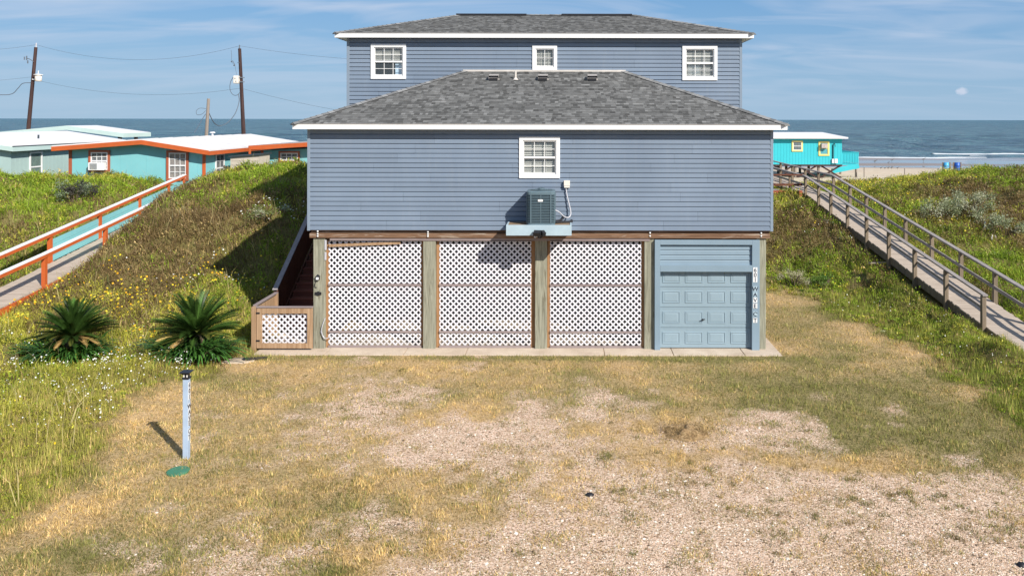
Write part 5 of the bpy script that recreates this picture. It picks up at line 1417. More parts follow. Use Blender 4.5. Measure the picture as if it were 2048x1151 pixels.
# ------------------------------------------------------------------ boardwalks
def boardwalk(name, lab, x0, x1, y0, y1, zf, deckm, plank=.145):
    t = thing(name, (x0, y0, float(zf(y0))), lab, 'boardwalk')
    m_ = MB(); y = y0; r = random.Random(4)
    while y < y1:
        za, zb = float(zf(y)), float(zf(y + plank - .012)); j = r.uniform(-.02, .02); up = r.uniform(0, .006)
        m_.add([(x0 + j, y, za - .04), (x1 + j, y, za - .04), (x1 + j, y + plank - .012, zb - .04), (x0 + j, y + plank - .012, zb - .04),
                (x0 + j, y, za + up), (x1 + j, y, za + up), (x1 + j, y + plank - .012, zb + up), (x0 + j, y + plank - .012, zb + up)],
               [(0, 3, 2, 1), (4, 5, 6, 7), (0, 1, 5, 4), (1, 2, 6, 5), (2, 3, 7, 6), (3, 0, 4, 7)])
        y += plank
    m_.build('deck', deckm, t); return t
def rail_run(t, name, x, ys, zf, off, w, h, mat, name2=None):
    m_ = MB()
    for a, b in zip(ys, ys[1:]): m_.bar((x, a, float(zf(a)) + off), (x, b + .01, float(zf(b)) + off), w, h)
    return m_.build(name, mat, t)
bw = boardwalk('grey_boardwalk', 'weathered grey plank boardwalk with handrails climbing the dune right of the house', BWX, BWX + 1.28, 18.2, 56, deck_r, MAT['deck'])
YS = [22.3, 24.5, 26.7, 28.85, 31.0, 33.1, 35.2, 36.9, 38.9]
for y_ in YS:
    m_ = MB(); m_.box(BWX - .10, BWX + .02, y_ - .06, y_ + .06, float(height(BWX - .1, y_)) - .3, float(deck_r(y_)) + .86); m_.build('post', MAT['deckpost'], bw, bevel=.008)
YR_ = [18.6, 20.6, 22.4] + [24.2, 26.3, 28.4, 30.6, 32.6, 34.6, 36.6, 38.9, 41.2, 43.5, 46, 48.5, 51]
for y_ in YR_:
    m_ = MB(); m_.box(BWX + 1.26, BWX + 1.38, y_ - .06, y_ + .06, float(height(BWX + 1.3, y_)) - .3, float(deck_r(y_)) + .90); m_.build('post', MAT['deckpost'], bw, bevel=.008)
for y_ in (41.2, 43.5, 46, 48.5, 51):
    m_ = MB(); m_.box(BWX - .10, BWX + .02, y_ - .06, y_ + .06, float(height(BWX - .1, y_)) - .3, float(deck_r(y_)) + .90); m_.build('post', MAT['deckpost'], bw, bevel=.008)
rail_run(bw, 'handrail', BWX - .03, [22.2, 38.9, 51], lambda y: deck_r(y), .89, .15, .045, MAT['deckrail'])
rail_run(bw, 'handrail', BWX + 1.32, [18.4, 20.5, 22.3, 38.9, 51], lambda y: deck_r(y), .93, .15, .05, MAT['deckrail'])
rail_run(bw, 'mid_rail', BWX + 1.25, [18.4, 20.5, 22.3, 38.9, 51], lambda y: deck_r(y), .48, .035, .10, MAT['deckrail'])
rail_run(bw, 'mid_rail', BWX - .11, [38.9, 51], lambda y: deck_r(y), .48, .035, .10, MAT['deckrail'])
rail_run(bw, 'mid_rail', BWX + .03, [22.3, 38.9], lambda y: deck_r(y), .46, .035, .07, MAT['deckrail'])
for xx in (BWX + .02, BWX + 1.22): rail_run(bw, 'stringer', xx, [19.5, 22.3, 38.9, 54], lambda y: deck_r(y), -.16, .045, .23, MAT['deckpost'])
m_ = MB(); m_.bar((11.15, 29.2, float(height(11.1, 29.2)) + .22), (11.85, 29.2, float(height(11.1, 29.2)) + .24), .12, .04); tag(m_.build('loose_plank', MAT['deck']), 'short loose plank poking out beside a boardwalk post', 'plank')

sd_ = thing('side_deck', (9.0, 39.3, 2.2), 'red brown railed walkway joining the blue house to the grey boardwalk', 'walkway')
Yd = 39.3; xa, xb = 5.4, BWX - .1
m_ = MB(); m_.box(xa, xb, Yd, Yd + 1.3, Z(381, Yd) - .05, Z(381, Yd)); m_.build('deck', MAT['deck'], sd_)
m_ = MB(); m_.box(xa, xb, Yd - .05, Yd - .002, Z(394, Yd), Z(380.5, Yd) + .03); m_.build('fascia', MAT['rust'], sd_)
for px_, hh in ((347.5, .05), (366.5, .09)):
    m_ = MB(); m_.box(xa, xb, Yd - .06, Yd + .04, Z(px_, Yd) - hh, Z(px_, Yd) + .02); m_.build('rail', MAT['stairrail'], sd_)
for xx in np.arange(xa + .3, xb, .9):
    m_ = MB(); m_.box(xx - .045, xx + .045, Yd + .042, Yd + .12, float(height(xx, Yd)) - .2, Z(349, Yd)); m_.build('post', MAT['deckpost'], sd_)

ob = boardwalk('orange_boardwalk', 'plank boardwalk with orange posts and white capped rails leading to the turquoise house', LBX0, LBX1, 12.5, 37.0, deck_l, MAT['deck'])
for x_, ys in ((LBX0 - .06, [16.5, 20.5, 24.6, 27.3, 30.2, 33.0, 35.4, 36.8]), (LBX1 + .02, [16.8, 20.9, 25.0, 28.3, 31.4])):
    for y_ in ys:
        m_ = MB(); m_.box(x_ - .06, x_ + .06, y_ - .06, y_ + .06, float(deck_l(y_)) - .5, float(deck_l(y_)) + .96); m_.build('post', MAT['orange'], ob)
    rail_run(ob, 'rail_cap', x_, [ys[0] - .4, 20, 25, ys[-1] + .1], lambda y: deck_l(y), 1.02, .15, .035, MAT['whiterail'])
    rail_run(ob, 'rail_board', x_ + .065, [ys[0] - .4, 20, 25, ys[-1] + .1], lambda y: deck_l(y), .945, .03, .10, MAT['orange'])
    rail_run(ob, 'stringer', x_ + .07 if x_ > -17 else x_ + .09, [13, 20, 25, 37.0], lambda y: deck_l(y), -.12, .05, .22, MAT['orange'])
for a, b in ((30.26, 32.94), (33.06, 35.34), (35.46, 36.74), (27.36, 30.14)):
    m_ = MB()
    for k in range(4): m_.bar((LBX0 - .075, a, float(deck_l(a)) + .09 + k * .19), (LBX0 - .075, b, float(deck_l(b)) + .09 + k * .19), .025, .18)
    m_.build('side_boards', MAT['turq'], ob)

# ------------------------------------------------------------------ neighbours on the left
def grooves(mb, x0, x1, y, z0, z1, step, face='y', w=.012):
    for v in np.arange(x0 + step, x1, step):
        if face == 'y': mb.box(v - w, v + w, y - .008, y - .0005, z0, z1)
        else: mb.box(y + .0005, y + .008, v - w, v + w, z0, z1)
TY = 37.4
th = thing('turquoise_house', (-20.4, 43.5, 2.4), 'low turquoise house with orange eaves and a white gable roof', 'house')
tx0, tx1 = X(139, TY), X(411, TY); TB = 1.6; TYB = 49.4
def roofz(x): return np.interp(x, [-24.1, -19.9, -16.75], [4.80, 5.12, 4.63])
m_ = MB(); pk = X(285, TY)
m_.prism([(tx0, TB), (tx1, TB), (tx1, float(roofz(tx1)) - .22), (pk, float(roofz(pk)) - .22), (tx0, float(roofz(tx0)) - .22)], TY, TYB)
grooves(m_, tx0, tx1, TY, TB, 4.35, 1.22, 'y', .006)
m_.build('wall', MAT['turq'], th)
m_ = MB(); rx = [-24.1, -19.9, -16.75]
m_.prism([(rx[0], 4.80), (rx[1], 5.12), (rx[2], 4.63), (rx[2], 4.55), (rx[1], 5.02), (rx[0], 4.72)], TY - .45, TYB + .3)
trf = m_.build('roof', MAT['whiteroof'], th)
m_ = MB()
for a, b in ((rx[0], rx[1]), (rx[1], rx[2])):
    za, zb = float(roofz(a)), float(roofz(b))
    m_.add([(a, TY - .49, za - .26), (b, TY - .49, zb - .26), (b, TY - .49, zb - .05), (a, TY - .49, za - .05), (a, TY - .452, za - .26), (b, TY - .452, zb - .26), (b, TY - .452, zb - .05), (a, TY - .452, za - .05)],
           [(0, 1, 2, 3), (4, 7, 6, 5), (0, 4, 5, 1), (3, 2, 6, 7)])
m_.box(rx[2] - .02, rx[2] + .02, TY - .45, TYB + .3, 4.63 - .27, 4.63 - .09); m_.box(rx[0] - .02, rx[0] + .02, TY - .45, TYB + .3, 4.80 - .27, 4.80 - .09)
m_.build('eave_board', MAT['orange'], th)
m_ = MB()
for k in range(1, 9):
    yy = TY - .45 + k * 1.4
    for a, b in ((rx[0], rx[1]), (rx[1], rx[2])):
        za, zb = float(roofz(a)) + .004, float(roofz(b)) + .004
        m_.add([(a, yy, za), (b, yy, zb), (b, yy + .04, zb), (a, yy + .04, za), (a, yy, za + .012), (b, yy, zb + .012), (b, yy + .04, zb + .012), (a, yy + .04, za + .012)], [(4, 5, 6, 7), (0, 1, 5, 4), (2, 3, 7, 6)])
m_.build('roof_seam', MAT['flash'], trf)
for xx in (tx0 - .02, tx1 - .13):
    m_ = MB(); m_.box(xx, xx + .15, TY - .035, TY - .009, TB, float(roofz(xx)) - .27); m_.build('corner_board', MAT['rust'] if xx < -20 else MAT['orange'], th)
def nwin(par, pa, pb, ya, yb, Y, cols, rows, style, single=False, trim=.10, fm_=None):
    return window(par, X(pa, Y), X(pb, Y), Z(yb, Y), Z(ya, Y), Y - .012, cols, rows, style, trim, .04, fm_ or MAT['rust'], single, None, .12 if False else .014, MAT['white'], .03)
def flatwin(par, pa, pb, pya, pyb, Y, cols, rows, trim, frm, glassm, single=False, sashm=None):
    """window standing proud of a wall that has no opening cut behind it"""
    x0, x1, z0, z1 = X(pa, Y), X(pb, Y), Z(pyb, Y), Z(pya, Y); m = MB(); y0, y1 = Y - .07, Y - .009
    m.box(x0, x1, y0, y1, z1 - trim, z1); m.box(x0, x1, y0, y1, z0, z0 + trim); m.box(x0, x0 + trim, y0, y1, z0 + trim, z1 - trim); m.box(x1 - trim, x1, y0, y1, z0 + trim, z1 - trim)
    f = m.build('window', frm, par); a0, a1, b0, b1 = x0 + trim, x1 - trim, z0 + trim, z1 - trim
    m = MB(); t = .05; ys = Y - .055
    m.box(a0, a1, ys, ys + .03, b1 - t, b1); m.box(a0, a1, ys, ys + .03, b0, b0 + t); m.box(a0, a0 + t, ys, ys + .03, b0 + t, b1 - t); m.box(a1 - t, a1, ys, ys + .03, b0 + t, b1 - t)
    zm = (b0 + b1) / 2
    if not single: m.box(a0 + t, a1 - t, ys - .01, ys + .03, zm - .03, zm + .03)
    m.build('sash', sashm or MAT['white'], f)
    m = MB(); q = .014
    for c in range(1, cols):
        xx = a0 + t + (a1 - a0 - 2 * t) * c / cols; m.box(xx - q, xx + q, ys + .004, ys + .02, b0 + t, b1 - t)
    for r in range(1, rows):
        zz = b0 + (b1 - b0) * r / rows
        if abs(zz - zm) > .05 or single: m.box(a0 + t, a1 - t, ys + .006, ys + .018, zz - q, zz + q)
    if m.v: m.build('muntin', sashm or MAT['white'], f)
    m = MB(); m.box(a0 + .01, a1 - .01, Y - .026, Y - .02, b0 + .01, b1 - .01); m.build('pane', MAT['glass'], f)
    m = MB(); nn = 24; vs = []
    for i in range(nn + 1):
        xx = a0 + .005 + (a1 - a0 - .01) * i / nn; vs += [(xx, Y - .013 + .003 * math.sin(i * 1.7), b0), (xx, Y - .013 + .003 * math.sin(i * 1.7), b1)]
    m.add(vs, [(2 * i, 2 * i + 2, 2 * i + 3, 2 * i + 1) for i in range(nn)]); m.build('curtain', glassm, f)
    return f, (a0, a1, b0, b1)
MAT['dimcurtain'] = paint('dim_curtain', (.10, .09, .09), .8, .5, 7)
MAT['tancurtain'] = paint('tan_curtain', (.30, .24, .20), .8, .45, 9)
MAT['greenblind'] = paint('green_blind', (.10, .17, .12), .7, .3, 5)
wA, q = flatwin(th, 178.5, 221, 301, 345, TY, 3, 4, .10, MAT['rust'], MAT['dimcurtain'])
m_ = MB(); m_.box(q[0] + .02, q[1] - .05, TY - .30, TY - .075, q[2] + .0, q[2] + .36); uac = m_.build('window_unit', MAT['white'], wA, bevel=.015)
m_ = MB()
for k in range(7): m_.box(q[0] + .10, q[0] + .44, TY - .305, TY - .3006, q[2] + .05 + k * .04, q[2] + .072 + k * .04)
m_.build('unit_grille', MAT['acdark'], wA)
flatwin(th, 334, 378, 301.5, 362, TY, 3, 4, .11, MAT['rust'], MAT['tancurtain'])
# window on the receding side wall
def sidewin(par, x, ya, yb, z0, z1, frm, inner, cols=2, rows=4, t=.07):
    m = MB(); a, b = x + .009, x + .06
    m.box(a, b, ya, yb, z1 - t, z1); m.box(a, b, ya, yb, z0, z0 + t); m.box(a, b, ya, ya + t, z0 + t, z1 - t); m.box(a, b, yb - t, yb, z0 + t, z1 - t); m.box(a, b - .01, ya + t, yb - t, (z0 + z1) / 2 - .03, (z0 + z1) / 2 + .03)
    f = m.build('window', frm, par); m = MB(); m.box(x + .010, x + .014, ya + t, yb - t, z0 + t, z1 - t); m.build('curtain', inner, f)
    m = MB(); m.box(x + .028, x + .032, ya + t, yb - t, z0 + t, z1 - t); m.build('pane', MAT['glass'], f)
    m = MB()
    for c in range(1, cols): yy = ya + (yb - ya) * c / cols; m.box(x + .033, x + .045, yy - .014, yy + .014, z0 + t, z1 - t)
    for r in range(1, rows):
        zz = z0 + (z1 - z0) * r / rows
        if abs(zz - (z0 + z1) / 2) > .05: m.box(x + .033, x + .045, ya + t, yb - t, zz - .014, zz + .014)
    m.build('muntin', frm, f); return f
sidewin(th, tx1, -tx1 * FPX / (VPX - 430), -tx1 * FPX / (VPX - 447.5), 2.95, 4.35, MAT['white'], MAT['dimcurtain'])
m_ = MB(); vx, vy = X(425, 45), 45.0; vz = float(roofz(vx)); m_.cyl((vx, vy, vz - .05), (vx, vy, vz + .16), .05, n=10); m_.cyl((vx, vy, vz + .16), (vx, vy, vz + .22), .16, .12, 12); m_.build('roof_vent', MAT['whiteroof'], trf)
# addition with the sloping orange eave
AY = 41.0; ad = thing('turquoise_annex', (-13.8, 43, 2.4), 'turquoise annex with sloping orange eave just left of the blue house', 'annex')
ax0, ax1 = X(522, AY), -11.2
m_ = MB(); m_.prism([(ax0, TB), (ax1, TB), (ax1, 4.62), (ax0, 4.42)], AY, 47); m_.build('wall', MAT['turq'], ad)
m_ = MB(); bx0 = X(499, AY - .6)
m_.prism([(bx0, 4.70), (ax1 + .3, 5.02), (ax1 + .3, 4.94), (bx0, 4.62)], AY - .6, 47.2); arf = m_.build('roof', MAT['greyroof'], ad)
m_ = MB(); m_.prism([(bx0, 4.48), (ax1 + .3, 4.78), (ax1 + .3, 5.0), (bx0, 4.69)], AY - .645, AY - .605); m_.box(bx0 - .04, bx0 - .002, AY - .645, 46, 4.44, 4.69); m_.box(bx0 - .02, bx0 + .10, AY - .66, AY - .646, 4.10, 4.70); m_.build('eave_board', MAT['orange'], ad)
m_ = MB(); m_.box(ax0, ax0 + .14, AY - .03, AY - .009, TB, 4.42); m_.build('corner_board', MAT['orange'], ad)
flatwin(ad, 558, 600, 302.5, 325, AY, 3, 2, .09, MAT['rust'], MAT['dimcurtain'], True)
ld = thing('ladder', (X(551, 43), 43, 4.9), 'white ladder lying flat on the grey annex roof', 'ladder')
def az_(x): return float(np.interp(x, [bx0, ax1 + .3], [4.70, 5.02])) + .03
for xx in (X(545, 43) - .02, X(558.5, 43) - .02):
    m_ = MB(); m_.box(xx - .03, xx + .03, AY - .4, 44.0, az_(xx), az_(xx) + .06); m_.build('rail', MAT['whiterail'], ld)
m_ = MB(); xa_, xb_ = X(545, 43), X(558.5, 43)
for k in range(8): m_.box(xa_ + .012, xb_ - .052, AY - .2 + k * .35, AY - .16 + k * .35, az_(xb_) - .0, az_(xb_) + .035)
m_.build('rung', MAT['whiterail'], ld)
m_ = MB(); a0, a1 = X(461, 38.8), X(518, 38.8)
m_.prism([(a0, 2.2), (a1, 2.2), (a1, 4.28), (a0, 4.17)], 38.8, 40.2)
for k in range(9): m_.box(a0 + .01, a1 - .01, 38.785, 38.7995, 2.4 + k * .2, 2.415 + k * .2)
shd = thing('storage_shed', (a0, 39.5, 2.2), 'small beige lapped shed between turquoise house and its annex', 'shed'); m_.build('wall', MAT['beige'], shd)
m_ = MB(); m_.prism([(a0 - .08, 4.18), (a1 + .08, 4.295), (a1 + .08, 4.36), (a0 - .08, 4.24)], 38.7, 40.3); m_.build('lid', MAT['acdark'], shd)
pA = Vector((X(453, 37.9), 37.9, Z(334.5, 37.9))); m_ = MB(); m_.bar(pA, pA + Vector((.50, .1, -.20)), .10, .05); tag(m_.build('dark_board', MAT['black']), 'black board end sticking out of the dune grass by the beige shed', 'board')

# sage house
GX0, GXr, GY0, GY1 = -33.0, -26.25, 37.3, 46.3
sh_ = thing('sage_house', (-29.5, 42, 2.4), 'pale sage green house with flat white roof left of the turquoise one', 'house')
m_ = MB(); m_.prism([(GX0, TB), (GXr, TB), (GXr, 4.60), (-29.5, 5.12), (GX0, 4.60)], GY0, GY1); 
for yy in np.arange(GY0 + .3, GY1, .3): m_.box(GXr + .0005, GXr + .006, yy - .008, yy + .008, TB, 4.5)
m_.build('wall', MAT['sage'], sh_)
m_ = MB(); m_.prism([(GX0 - .3, 4.75), (-29.5, 5.34), (GXr + .3, 4.80), (GXr + .3, 4.72), (-29.5, 5.24), (GX0 - .3, 4.67)], GY0 - .3, GY1 + .3); srf = m_.build('roof', MAT['whiteroof'], sh_)
m_ = MB(); m_.box(GXr + .3005, GXr + .33, GY0 - .33, GY1 + .3, 4.52, 4.735)
m_.prism([(-29.5, 5.04), (GXr + .3, 4.52), (GXr + .3, 4.735), (-29.5, 5.24)], GY0 - .33, GY0 - .301); m_.prism([(GX0 - .3, 4.50), (-29.5, 5.04), (-29.5, 5.24), (GX0 - .3, 4.70)], GY0 - .33, GY0 - .301); m_.build('eave_board', MAT['sagetrim'], sh_)
m_ = MB(); m_.box(GXr + .2995, GXr + .345, GY0 - .345, GY1 + .3, 4.736, 4.775); m_.build('drip_edge', MAT['acdark'], sh_)
sidewin(sh_, GXr, -GXr * FPX / (VPX - 58), -GXr * FPX / (VPX - 83), 2.95, 4.42, MAT['white'], MAT['greenblind'], 1, 1)
m_ = MB(); ya_ = -GXr * FPX / (VPX - 62); m_.box(GXr + .07, GXr + .4, ya_, ya_ + .65, 2.98, 3.35); m_.build('window_unit', MAT['white'], sh_, bevel=.015)
m_ = MB(); vx, vy = X(77, 41), 41.0; m_.cyl((vx, vy, 5.0), (vx, vy, 5.22), .045, n=8); m_.build('roof_vent', MAT['acdark'], srf)

# carport beyond
CY0, CY1 = 51.5, 54.8; cp = thing('open_carport', (-33, 53, 1.5), 'open carport with pale sage gable roof behind the sage house', 'carport')
cx0, cxp, cx1 = -37.6, -32.6, -28.9; cz0, czp, cz1 = 5.12, 5.60, 5.12
m_ = MB(); m_.prism([(cx0, cz0), (cxp, czp), (cx1, cz1), (cx1, cz1 - .08), (cxp, czp - .08), (cx0, cz0 - .08)], CY0, CY1); m_.build('roof', MAT['whiteroof'], cp)
m_ = MB(); m_.prism([(cx0, cz0 - .25), (cxp, czp - .28), (cxp, czp - .01), (cx0, cz0 - .01)], CY0 - .05, CY0 - .003); m_.prism([(cxp, czp - .28), (cx1, cz1 - .28), (cx1, cz1 - .01), (cxp, czp - .01)], CY0 - .05, CY0 - .003); m_.box(cx1 + .002, cx1 + .04, CY0 - .05, CY1, cz1 - .28, cz1 - .01); m_.build('eave_board', MAT['sagetrim'], cp)
for px_, yy in ((148, CY0 + .3), (180, CY0 + .3), (240, CY0 + .3), (272, CY1 - .3), (60, CY0 + .3)):
    m_ = MB(); xx = X(px_, yy); m_.box(xx - .09, xx + .09, yy - .09, yy + .09, float(height(xx, yy)) - .2, cz1 - .26 + .0); m_.build('post', MAT['letter'], cp)

# ------------------------------------------------------------------ utility poles and wires
def pole(name, pxb, pyb, pxt, pyt, Y, r0, r1, mat, lab, cat='utility pole', group=None):
    xb, zb, xt, zt = X(pxb, Y), Z(pyb, Y), X(pxt, Y), Z(pyt, Y); z0 = float(height(xb, Y)) - .4; xx = xb + (xb - xt) * (zb - z0) / (zt - zb)
    t = thing(name, (xx, Y, z0), lab, cat, group); m = MB(); m.cyl((xx, Y, z0), (xt, Y, zt), r0, r1, 12); m.build('shaft', mat, t, smooth=False); return t
P1 = pole('utility_pole', 57, 258, 71.5, 96, 57, .16, .105, MAT['pole'], 'leaning dark utility pole with round transformer, left end of the line', group='utility poles')
P2 = pole('utility_pole', 487, 264, 479, 98, 55, .16, .105, MAT['pole'], 'straighter dark utility pole with boxy cream transformer and hanging loops', group='utility poles')
P3 = pole('short_pole', 413, 268, 417, 198, 51, .13, .09, MAT['polegrey'], 'short bare grey pole with looped cable between the utility poles', 'pole')
def at(px, py, Y): return Vector((X(px, Y), Y, Z(py, Y)))
# transformer of the first pole
c_ = at(76.5, 157, 56.75); m_ = MB(); m_.lathe(c_.x, c_.y, [(.18, c_.z - .26), (.22, c_.z - .2), (.22, c_.z + .2)], 14); tr1 = m_.build('transformer', MAT['boxgrey'], P1, smooth=True)
m_ = MB(); m_.lathe(c_.x, c_.y, [(.30, c_.z + .2), (.30, c_.z + .24), (.10, c_.z + .28)], 14); m_.cyl((c_.x, c_.y, c_.z + .26), (c_.x, c_.y, c_.z + .5), .03); m_.bar((c_.x - .5, c_.y + .1, c_.z - .1), (c_.x, c_.y, c_.z - .1), .06, .08); m_.build('transformer_cap', MAT['white'], tr1)
m_ = MB(); a = at(67, 125, 56.8); m_.tube([a, a + Vector((-.25, 0, .18)), a + Vector((-.45, 0, .24))], .03); m_.cyl(a + Vector((-.5, 0, .12)), a + Vector((-.5, 0, .42)), .04); m_.cyl(a + Vector((-.42, 0, -.12)), a + Vector((-.42, 0, .1)), .04); m_.cyl(a + Vector((-.66, 0, .14)), a + Vector((-.66, 0, .36)), .035); m_.build('cutout_bracket', MAT['wire'], P1)
m_ = MB(); a = at(71.8, 96, 57); m_.cyl(a, a + Vector((.02, 0, .32)), .05, .035, 8); m_.build('insulator', MAT['pipe'], P1)
c_ = at(473, 160, 54.75); m_ = MB(); m_.box(c_.x - .17, c_.x + .17, c_.y - .2, c_.y + .2, c_.z - .27, c_.z + .27); tr2 = m_.build('transformer', MAT['boxgrey'], P2, bevel=.05)
m_ = MB(); m_.bar((c_.x + .1, c_.y, c_.z + .15), (c_.x + .45, 55, c_.z + .15), .06, .06); m_.bar((c_.x + .1, c_.y, c_.z - .15), (c_.x + .45, 55, c_.z - .15), .06, .06); m_.cyl((c_.x - .02, c_.y - .2, c_.z + .08), (c_.x - .02, c_.y - .23, c_.z + .08), .03); m_.cyl((c_.x + .04, c_.y - .2, c_.z - .12), (c_.x + .04, c_.y - .23, c_.z - .12), .03); m_.build('mounting_arm', MAT['wire'], P2)
m_ = MB(); a = at(478.7, 98, 55); m_.cyl(a, a + Vector((0, 0, .26)), .05, .035, 8); b = at(475, 126, 54.9); m_.bar(b, b + Vector((.14, 0, 0)), .05, .05)
m_.cyl(at(462, 124, 54.9), at(464, 124, 54.9), .045); m_.cyl(at(467, 131, 54.9), at(469, 132, 54.9), .045); m_.tube([at(465, 122, 54.9), at(470, 131, 54.9)], .025); m_.build('insulator', MAT['wire'], P2)
def catenary(a, b, sag, n=24): return [a.lerp(b, i / n) - Vector((0, 0, 4 * sag * (i / n) * (1 - i / n))) for i in range(n + 1)]
def wire(name, pts, r, lab, group='power lines between the poles'):
    m = MB(); m.tube(pts, r, 5); return tag(m.build(name, MAT['wire']), lab, 'cable', group)
tA, tB = at(72.2, 91, 57), at(478.8, 92.5, 55)
wire('power_line', catenary(tA, tB, 1.02), .009, 'upper thin wire sagging between the tops of the two utility poles')
wire('power_line', catenary(at(66, 160, 57), at(481, 177, 55), .75), .009, 'lower thin wire sagging between the two utility poles')
wire('power_line', catenary(at(-160, 101, 57), tA, .25), .009, 'upper thin wire leaving the leaning pole to the left')
wire('power_line', catenary(at(-160, 171, 57), at(66, 155, 57), .1), .008, 'faint wire leaving the leaning pole at transformer height')
wire('power_line', catenary(tB, at(960, 122, 53), .42), .009, 'upper thin wire running from the straighter pole behind the house')
wire('power_line', catenary(at(481, 177, 55), at(960, 250, 53), .5), .009, 'lower thin wire running from the straighter pole behind the house')
wire('service_cable', spline([at(66, 167, 57), at(46, 168, 57), at(36, 178, 57), at(24, 189, 57), at(0, 191, 57), at(-60, 188, 57)]), .026, 'thick kinked service cable drooping left from the leaning pole', None)
wire('service_cable', spline([at(477, 190, 54.8), at(478, 205, 54.6), at(470, 228, 54), at(455, 246, 53), at(440, 252, 52.4), at(428, 246, 51.6), at(418, 227, 51)]), .028, 'thick black cable looping from the straighter pole to the short pole', None)
wire('service_cable', spline([at(468, 153, 54.7), at(461, 165, 54.7), at(460, 180, 54.7), at(466, 190, 54.7), at(474, 191, 54.7), at(480, 185, 54.8)]), .022, 'dark cable loop hanging below the cream boxy transformer', None)
wire('service_cable', spline([at(412, 218, 50.9), at(400, 217, 50.8), at(393, 222, 50.7), at(394, 230, 50.7), at(404, 229, 50.7), at(411, 222, 50.8)]), .016, 'small coiled cable loop on the short grey pole', None)
wire('service_cable', spline([at(411, 229, 50.9), at(404, 240, 49), at(396, 254, 47), at(389, 266, 45.5)]), .022, 'black cable running down from the short pole to the white roof', None)
wire('drop_wire', [at(462, 101, 54.9), at(463, 112, 54.9), at(462.5, 124, 54.9), at(470, 133, 54.9), at(473, 150, 54.8)], .012, 'thin wire hanging beside the top of the straighter pole', None)

# ------------------------------------------------------------------ turquoise house on the beach
BY_ = 79.0; bh = thing('beach_cabin', (20, 83, .3), 'bright turquoise cabin on stilts with yellow window frames on the beach', 'cabin')
b0, b1 = 13.0, X(1684, BY_); bz0, bz1 = Z(327.5, BY_), Z(276, BY_)
m_ = MB(); m_.box(b0, b1, BY_, BY_ + 7, bz0, bz1)
for xx in np.arange(b0 + .3, b1, .3): m_.box(xx - .012, xx + .012, BY_ - .015, BY_ - .0005, bz0, bz1 - .2)
m_.build('wall', MAT['turq2'], bh)
m_ = MB(); m_.add([(b0 - .4, BY_ - .5, bz1 + .02), (b1 + .45, BY_ - .5, bz1 + .02), (b1 + .45, BY_ + 7.5, bz1 + .40), (b0 - .4, BY_ + 7.5, bz1 + .40), (b0 - .4, BY_ - .5, bz1 + .16), (b1 + .45, BY_ - .5, bz1 + .16), (b1 + .45, BY_ + 7.5, bz1 + .54), (b0 - .4, BY_ + 7.5, bz1 + .54)],
       [(0, 3, 2, 1), (4, 5, 6, 7), (0, 1, 5, 4), (1, 2, 6, 5), (2, 3, 7, 6), (3, 0, 4, 7)]); m_.build('roof', MAT['whiteroof'], bh)
m_ = MB(); m_.box(b0, b1 + .02, BY_ - .04, BY_ - .016, bz1 - .16, bz1 - .005); m_.build('eave_board', MAT['turq2'], bh)
flatwin(bh, 1583.5, 1605.5, 280, 301.5, BY_, 1, 2, .13, MAT['yellow'], MAT['dimcurtain'])
fw_, q = flatwin(bh, 1637, 1658.5, 281, 310, BY_, 1, 2, .12, MAT['yellow'], MAT['turq2'], True, MAT['yellow'])
m_ = MB(); m_.box(q[0] + .08, q[0] + .68, BY_ - .4, BY_ - .072, q[3] - .55, q[3] - .12); m_.build('window_unit', MAT['curtain'], fw_, bevel=.02)
for a, b in ((1663.5, 1667.5), (1669, 1674.5)):
    m_ = MB(); m_.box(X(a, BY_), X(b, BY_), BY_ - .16, BY_ - .016, Z(324.5, BY_), Z(316, BY_)); m_.build('meter_box', MAT['white'], bh)
m_ = MB(); m_.cyl((X(1666, BY_), BY_ - .08, Z(316, BY_)), (X(1666, BY_), BY_ - .08, Z(287, BY_)), .045); m_.tube(spline([(X(1666, BY_), BY_ - .08, Z(287, BY_)), (X(1668, BY_), BY_ - .2, Z(286, BY_)), (X(1669, BY_), BY_ - .2, Z(292, BY_))]), .04); m_.build('service_mast', MAT['black'], bh)
gzb = 0.2
for xx in np.arange(b0 + .5, b1, 2.35):
    for yy in (BY_ + .3, BY_ + 3.5, BY_ + 6.6):
        m_ = MB(); m_.cyl((xx, yy, gzb - .6), (xx, yy, bz0 + .02), .14); m_.build('stilt', MAT['polegrey'], bh)
m_ = MB()
for xx in np.arange(b0 + .5, b1 - 2, 2.35):
    m_.bar((xx, BY_ + .12, gzb), (xx + 2.3, BY_ + .12, bz0), .05, .16); m_.bar((xx + 2.3, BY_ + .18, gzb), (xx, BY_ + .18, bz0), .05, .16)
m_.build('cross_brace', MAT['pole'], bh)
m_ = MB(); m_.box(b0, b1, BY_ - .02, BY_ + .1, bz0 - .16, bz0 - .003); m_.build('sill_beam', MAT['pole'], bh)
dx1 = X(1713, BY_ + 2)
m_ = MB(); m_.box(b1 + .002, dx1, BY_ + 1.5, BY_ + 6.5, bz0 - .15, bz0); m_.build('side_deck', MAT['turq2'], bh)
m_ = MB(); zt = Z(303, BY_ + 1.5)
for xx in np.arange(b1 + .08, dx1, .16): m_.box(xx - .05, xx + .05, BY_ + 1.46, BY_ + 1.498, bz0 + .05, zt - .04)
for yy in np.arange(BY_ + 1.7, BY_ + 6.5, .16): m_.box(dx1 - .04, dx1, yy - .05, yy + .05, bz0 + .05, zt - .04)
m_.box(b1, dx1 + .06, BY_ + 1.40, BY_ + 1.56, zt - .04, zt + .02); m_.box(dx1 - .08, dx1 + .06, BY_ + 1.56, BY_ + 6.5, zt - .04, zt + .02); m_.build('deck_railing', MAT['turq2'], bh)
